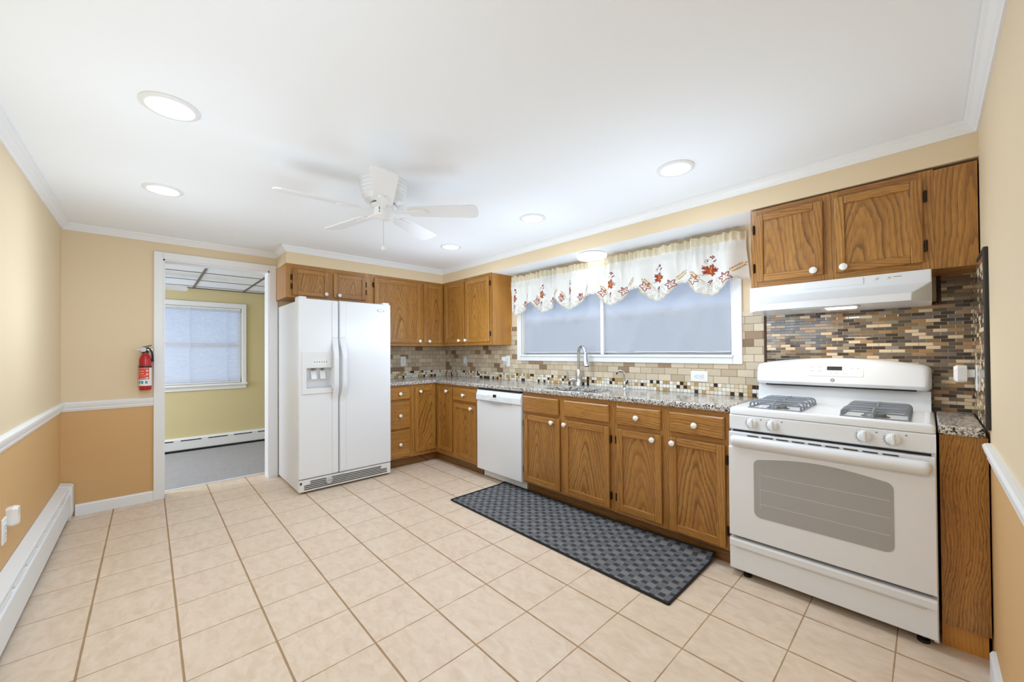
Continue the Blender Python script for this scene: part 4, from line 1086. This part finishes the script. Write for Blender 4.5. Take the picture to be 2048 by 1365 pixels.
# two white sheer panels inside the window recess
for (a, b, lb) in ((WX0+.004, 2.442, 'white sheer cafe curtain over the left half of the window'), (2.493, WX1-.024, 'white sheer cafe curtain over the right half of the window')):
    t = thing('sheer_curtain', lb, 'curtain', ((a+b)/2, W+.045, WZ0), 0, 'sheer curtains in the kitchen window')
    nu, nv = 90, 40; V, F = [], []; cx = (a+b)/2
    sgn = 1 if a > 2.4 else -1
    for j in range(nv+1):
        for i in range(nu+1):
            f, g = i/nu, j/nv; x = a+(b-a)*f; z = WZ0+.012+(WZ1-.03-WZ0-.012)*g
            if sgn > 0: y = .006*math.sin(f*9+2.2*g)*(1-g)*1.2+.012*math.exp(-((f-.22-.25*g)/.05)**2)*(1-g)**2+.008*math.exp(-((f-.62-.30*g)/.06)**2)*(1-g)
            else: y = .008*math.exp(-((f-.10+.06*(1-g))/.05)**2)*(1-g)+.004*math.sin(f*7+1.5*g)
            y += .0035*math.sin(f*PI*14+.6)*g
            V.append((x-cx, -y*1.5, z-WZ0))
    for j in range(nv):
        for i in range(nu): q = j*(nu+1)+i; F.append((q, q+1, q+nu+2, q+nu+1))
    MB().add(V, F, 0, True).build('sheer_cloth', M['curtain'], t)
    hm = MB(); ys = [(V[i][0], V[i][1]-.0012, .006) for i in range(nu+1)]
    hm.tube([(a-cx, -.006, .020), (b-cx, -.006, .020)], .005, 8)
    hm.build('bottom_rod', M['white_matte'], t)
    MB().tube([(a-cx, -.002, WZ1-.03-WZ0), (b-cx, -.002, WZ1-.03-WZ0)], .005, 8).build('top_rod', M['white_matte'], t)
# horizontal blind in the next room
t = thing('window_blind', 'white horizontal slat blind closed over the next-room window', 'blind', (FX-.03, .72, wz1))
n = 45; zt, zb = -.035, -(wz1-wz0)+.022; mb = MB(); hw = (wy1-wy0)/2-.012
for i in range(n):
    z = zt+(zb-zt)*i/(n-1)
    V = []
    for u, q in ((-.5, -.003), (-.25, .001), (0, .0026), (.25, .001), (.5, -.003)):
        ca, sa = math.cos(.97), math.sin(.97); px, pz = u*.025*ca+q*sa, -u*.025*sa+q*ca
        V += [(px, -hw+.0-.0, z+pz), (px, hw, z+pz)]
    mb.add(V, [(0, 1, 3, 2), (2, 3, 5, 4), (4, 5, 7, 6), (6, 7, 9, 8)], 0, True)
mb.build('slats', M['slat'], t)
MB().box(-.018, .018, -hw, hw, -.028, -.002).build('head_rail', M['white_matte'], t, bevel=.003)
MB().box(-.012, .012, -hw, hw, zb-.018, zb-.006).build('bottom_rail', M['white_matte'], t, bevel=.003)
for y in (.865-.72, 1.255-.72, .30-.72): MB().box(.0135, .0150, y-.0035, y+.0035, zb-.006, -.02).build('ladder_tape', M['slat'], t)

# ------------------------------------------------------------------ fire extinguisher
t = thing('fire_extinguisher', 'small red fire extinguisher hung on the wall beside the doorway casing', 'fire extinguisher', (.062, .463, .934))
prof = [(.030, 0), (.0365, .004), (.0385, .012), (.0385, .235), (.036, .262), (.028, .284), (.018, .296), (.0155, .304), (.0155, .312)]
MB().lathe(prof, n=36).build('cylinder', M['red'], t, angle=60)
def wrap(r, a0, a1, z0, z1, n=16):
    return MB().loft([[(r*math.cos(a0+(a1-a0)*i/n), r*math.sin(a0+(a1-a0)*i/n), z) for i in range(n+1)] for z in (z0, z1)], cap0=False, cap1=False, closed=False, smooth=True)
lbk = math.radians(5)
lw = wrap(.0389, lbk-1.9, lbk+1.5, .038, .186).build('paper_label', M['label_white'], t)
wrap(.0391, lbk-1.9, lbk+.55, .090, .184).build('instruction_panel', M['label_red'], lw)
mb = MB()
for z, a0, a1 in ((.176, -1.3, .4), (.156, -1.3, -.3), (.136, -1.3, -.3), (.118, -1.3, .3), (.098, -1.0, .4)):
    q = wrap(.0393, lbk+a0, lbk+a1, z, z+.0035, 6); mb.add(q.v, q.f)
for z in (.158, .130, .100):
    q = wrap(.0393, lbk+.05, lbk+.35, z-.004, z+.008, 4); mb.add(q.v, q.f)
mb.build('instruction_print', M['label_white'], lw)
mb = MB()
for a in (-1.15, -.62, .05):
    q = wrap(.0392, lbk+a-.16, lbk+a+.22, .056, .078, 4); mb.add(q.v, q.f)
mb.build('pictogram', M['label_blue'], lw)
wrap(.0402, -PI, PI, .186, .199, 36).build('strap', M['black'], t)
hd = MB().lathe([(.017, .308), (.018, .318), (.014, .326), (.012, .350)], n=18).build('valve_head', M['black'], t)
MB().lathe([(.019, 0), (.019, .008), (.001, .009)], (.010, -.012, .334), 'x', 20).build('pressure_gauge', M['grey_lt'], hd)
MB().loft([[(-.008, -.020, .348), (.010, -.020, .348), (.010, .038, .366), (-.008, .038, .366)], [(-.008, -.024, .354), (.010, -.024, .354), (.010, .036, .373), (-.008, .036, .373)]]).build('lever', M['black'], hd)
MB().box(-.006, .008, -.052, .0, .330, .334).box(-.006, .008, .0, .045, .330, .338).build('carry_handle', M['steel'], hd, bevel=.001)
MB().tube([(.004, .012, .350), (.010, .030, .335), (.010, .041, .305), (.006, .044, .262), (.004, .0435, .235)], [.006, .006, .006, .007, .0085], 8).build('hose', M['black'], t)
MB().box(-.061, -.037, -.02, .02, .10, .32).build('wall_bracket', M['black'], t)

# ------------------------------------------------------------------ outlets, switches, plug-ins
def plate(name, label, cat, loc, rot, horiz=False, kind='outlet', w=.070, h=.116, pmat='ceramic'):
    t = thing(name, label, cat, loc, rot)
    if horiz: w, h = h, w
    MB().loft([rrect(-w/2, w/2, -h/2, h/2, .004, 0), rrect(-w/2, w/2, -h/2, h/2, .004, -.003), rrect(-w/2+.003, w/2-.003, -h/2+.003, h/2-.003, .003, -.0055)]).build('cover_plate', M[pmat], t)
    if kind == 'blank': return t
    a, b = (.034, .067) if not horiz else (.067, .034)
    ins = MB().box(-a/2, a/2, -.0075, -.005, -b/2, b/2).build('receptacle' if kind != 'switch' else 'rocker', M['white_matte'], t, bevel=.001)
    if kind == 'outlet':
        mb = MB()
        for s in (-1, 1):
            c = s*.018
            for q in (-.0065, .0065):
                if horiz: mb.box(c-.004+.006, c+.004+.006, -.0079, -.0074, q-.001, q+.001)
                else: mb.box(q-.001, q+.001, -.0079, -.0074, c-.004+.004, c+.004+.004)
            if horiz: mb.lathe([(.0026, 0), (.0026, .0005)], (c-.009, -.0074, 0), '-y', 10)
            else: mb.lathe([(.0026, 0), (.0026, .0005)], (0, -.0074, c-.008), '-y', 10)
        mb.build('slot', M['dark_slot'], ins)
    return t
plate('wall_outlet', 'white upright wall outlet on the stone tile beside the refrigerator', 'outlet', (.0125, 2.788, 1.122), R90)
plate('wall_plate', 'plain ivory wall plate on the stone tile near the corner', 'switch', (.452, TY-.0005, 1.126), 0, kind='switch', pmat='grey_lt')
plate('wall_outlet', 'white wall outlet under the cabinet end, with an air freshener plugged in', 'outlet', (1.257, TY-.0005, 1.126), 0)
plate('wall_outlet', 'white sideways double outlet on the stone tile left of the range', 'outlet', (3.320, TY-.0005, 1.042), 0, horiz=True, h=.119, w=.077)
plate('wall_outlet', 'white wall outlet on the glass mosaic of the stove wall', 'outlet', (L-.0105, 3.215, 1.098), -R90)
plate('wall_outlet', 'white wall outlet low on the tan left wall over the baseboard heater', 'outlet', (1.578, .0005, .43), PI)
t = thing('plug_in_freshener', 'small white plug-in air freshener on the outlet by the window', 'air freshener', (1.222, TY-.006, 1.135))
MB().loft([rrect(-.030, .016, -.014, .040, .008, -.002), rrect(-.034, .016, -.012, .042, .010, -.022), rrect(-.030, .012, -.004, .038, .010, -.032)]).build('housing', M['ceramic'], t, bevel=.002)
MB().loft([rrect(-.016, .016, -.058, -.012, .006, -.006), rrect(-.016, .016, -.058, -.012, .006, -.024)]).build('refill', M['grey_lt'], t, bevel=.002)
t = thing('plug_in_freshener', 'white plug-in air freshener on the outlet of the stove wall', 'air freshener', (L-.018, 3.205, 1.118), -R90)
MB().loft([rrect(-.018, .018, -.018, .018, .006, 0), rrect(-.018, .018, -.018, .018, .006, -.022), rrect(-.026, .026, -.040, .036, .012, -.024), rrect(-.028, .028, -.042, .038, .012, -.052), rrect(-.020, .020, -.034, .030, .012, -.064)]).build('housing', M['ceramic'], t)
t = thing('plug_in_device', 'white rounded plug-in device on the tan left wall by the low outlet', 'plug-in device', (1.515, .0005, .476), PI)
MB().loft([rrect(-.026, .026, -.040, .040, .010, 0), rrect(-.028, .028, -.044, .044, .012, -.020), rrect(-.024, .024, -.040, .040, .012, -.036)]).build('housing', M['ceramic'], t, bevel=.002)

# ------------------------------------------------------------------ baseboard heaters
t = thing('baseboard_heater', 'long white baseboard heater along the tan left wall', 'heater', (0, 0, 0))
hx0, hx1 = .118, 4.50
MB().prism([(.001, .030), (.001, .263), (.050, .252), (.056, .246), (.056, .228), (.046, .222), (.046, .212), (.058, .206), (.064, .200), (.064, .060), (.056, .048), (.050, .030)], 'x', hx0, hx1).build('cover', M['white_matte'], t, bevel=.0015)
MB().box(hx0+.02, hx1-.02, .008, .045, .008, .031).build('element', M['dark_slot'], t)
mb = MB()
x = .30
while x < 4.4:
    mb.box(x, x+.19, .0463, .0575, .2135, .2215); x += .245
mb.build('damper_vane', M['ceramic'], t)
MB().prism([(.001, .004), (.001, .268), (.056, .256), (.070, .246), (.070, .050), (.060, .004)], 'x', .012, hx0).build('end_cap', M['white_matte'], t, bevel=.002)
t = thing('baseboard_heater', 'white slotted baseboard heater under the next-room window', 'heater', (FX, 0, 0))
MB().prism([(.001, .030), (.001, .178), (.040, .170), (.055, .160), (.055, .040), (.048, .030)], 'y', -1.5, 2.6).build('cover', M['white_matte'], t, bevel=.002)
MB().box(.006, .044, -1.5, 2.6, .005, .031).build('element', M['dark_slot'], t)
mb = MB(); y = -1.40
while y < 2.5:
    mb.box(.050, .0557, y, y+.205, .140, .152); y += .272
mb.build('slot', M['dark_slot'], t)
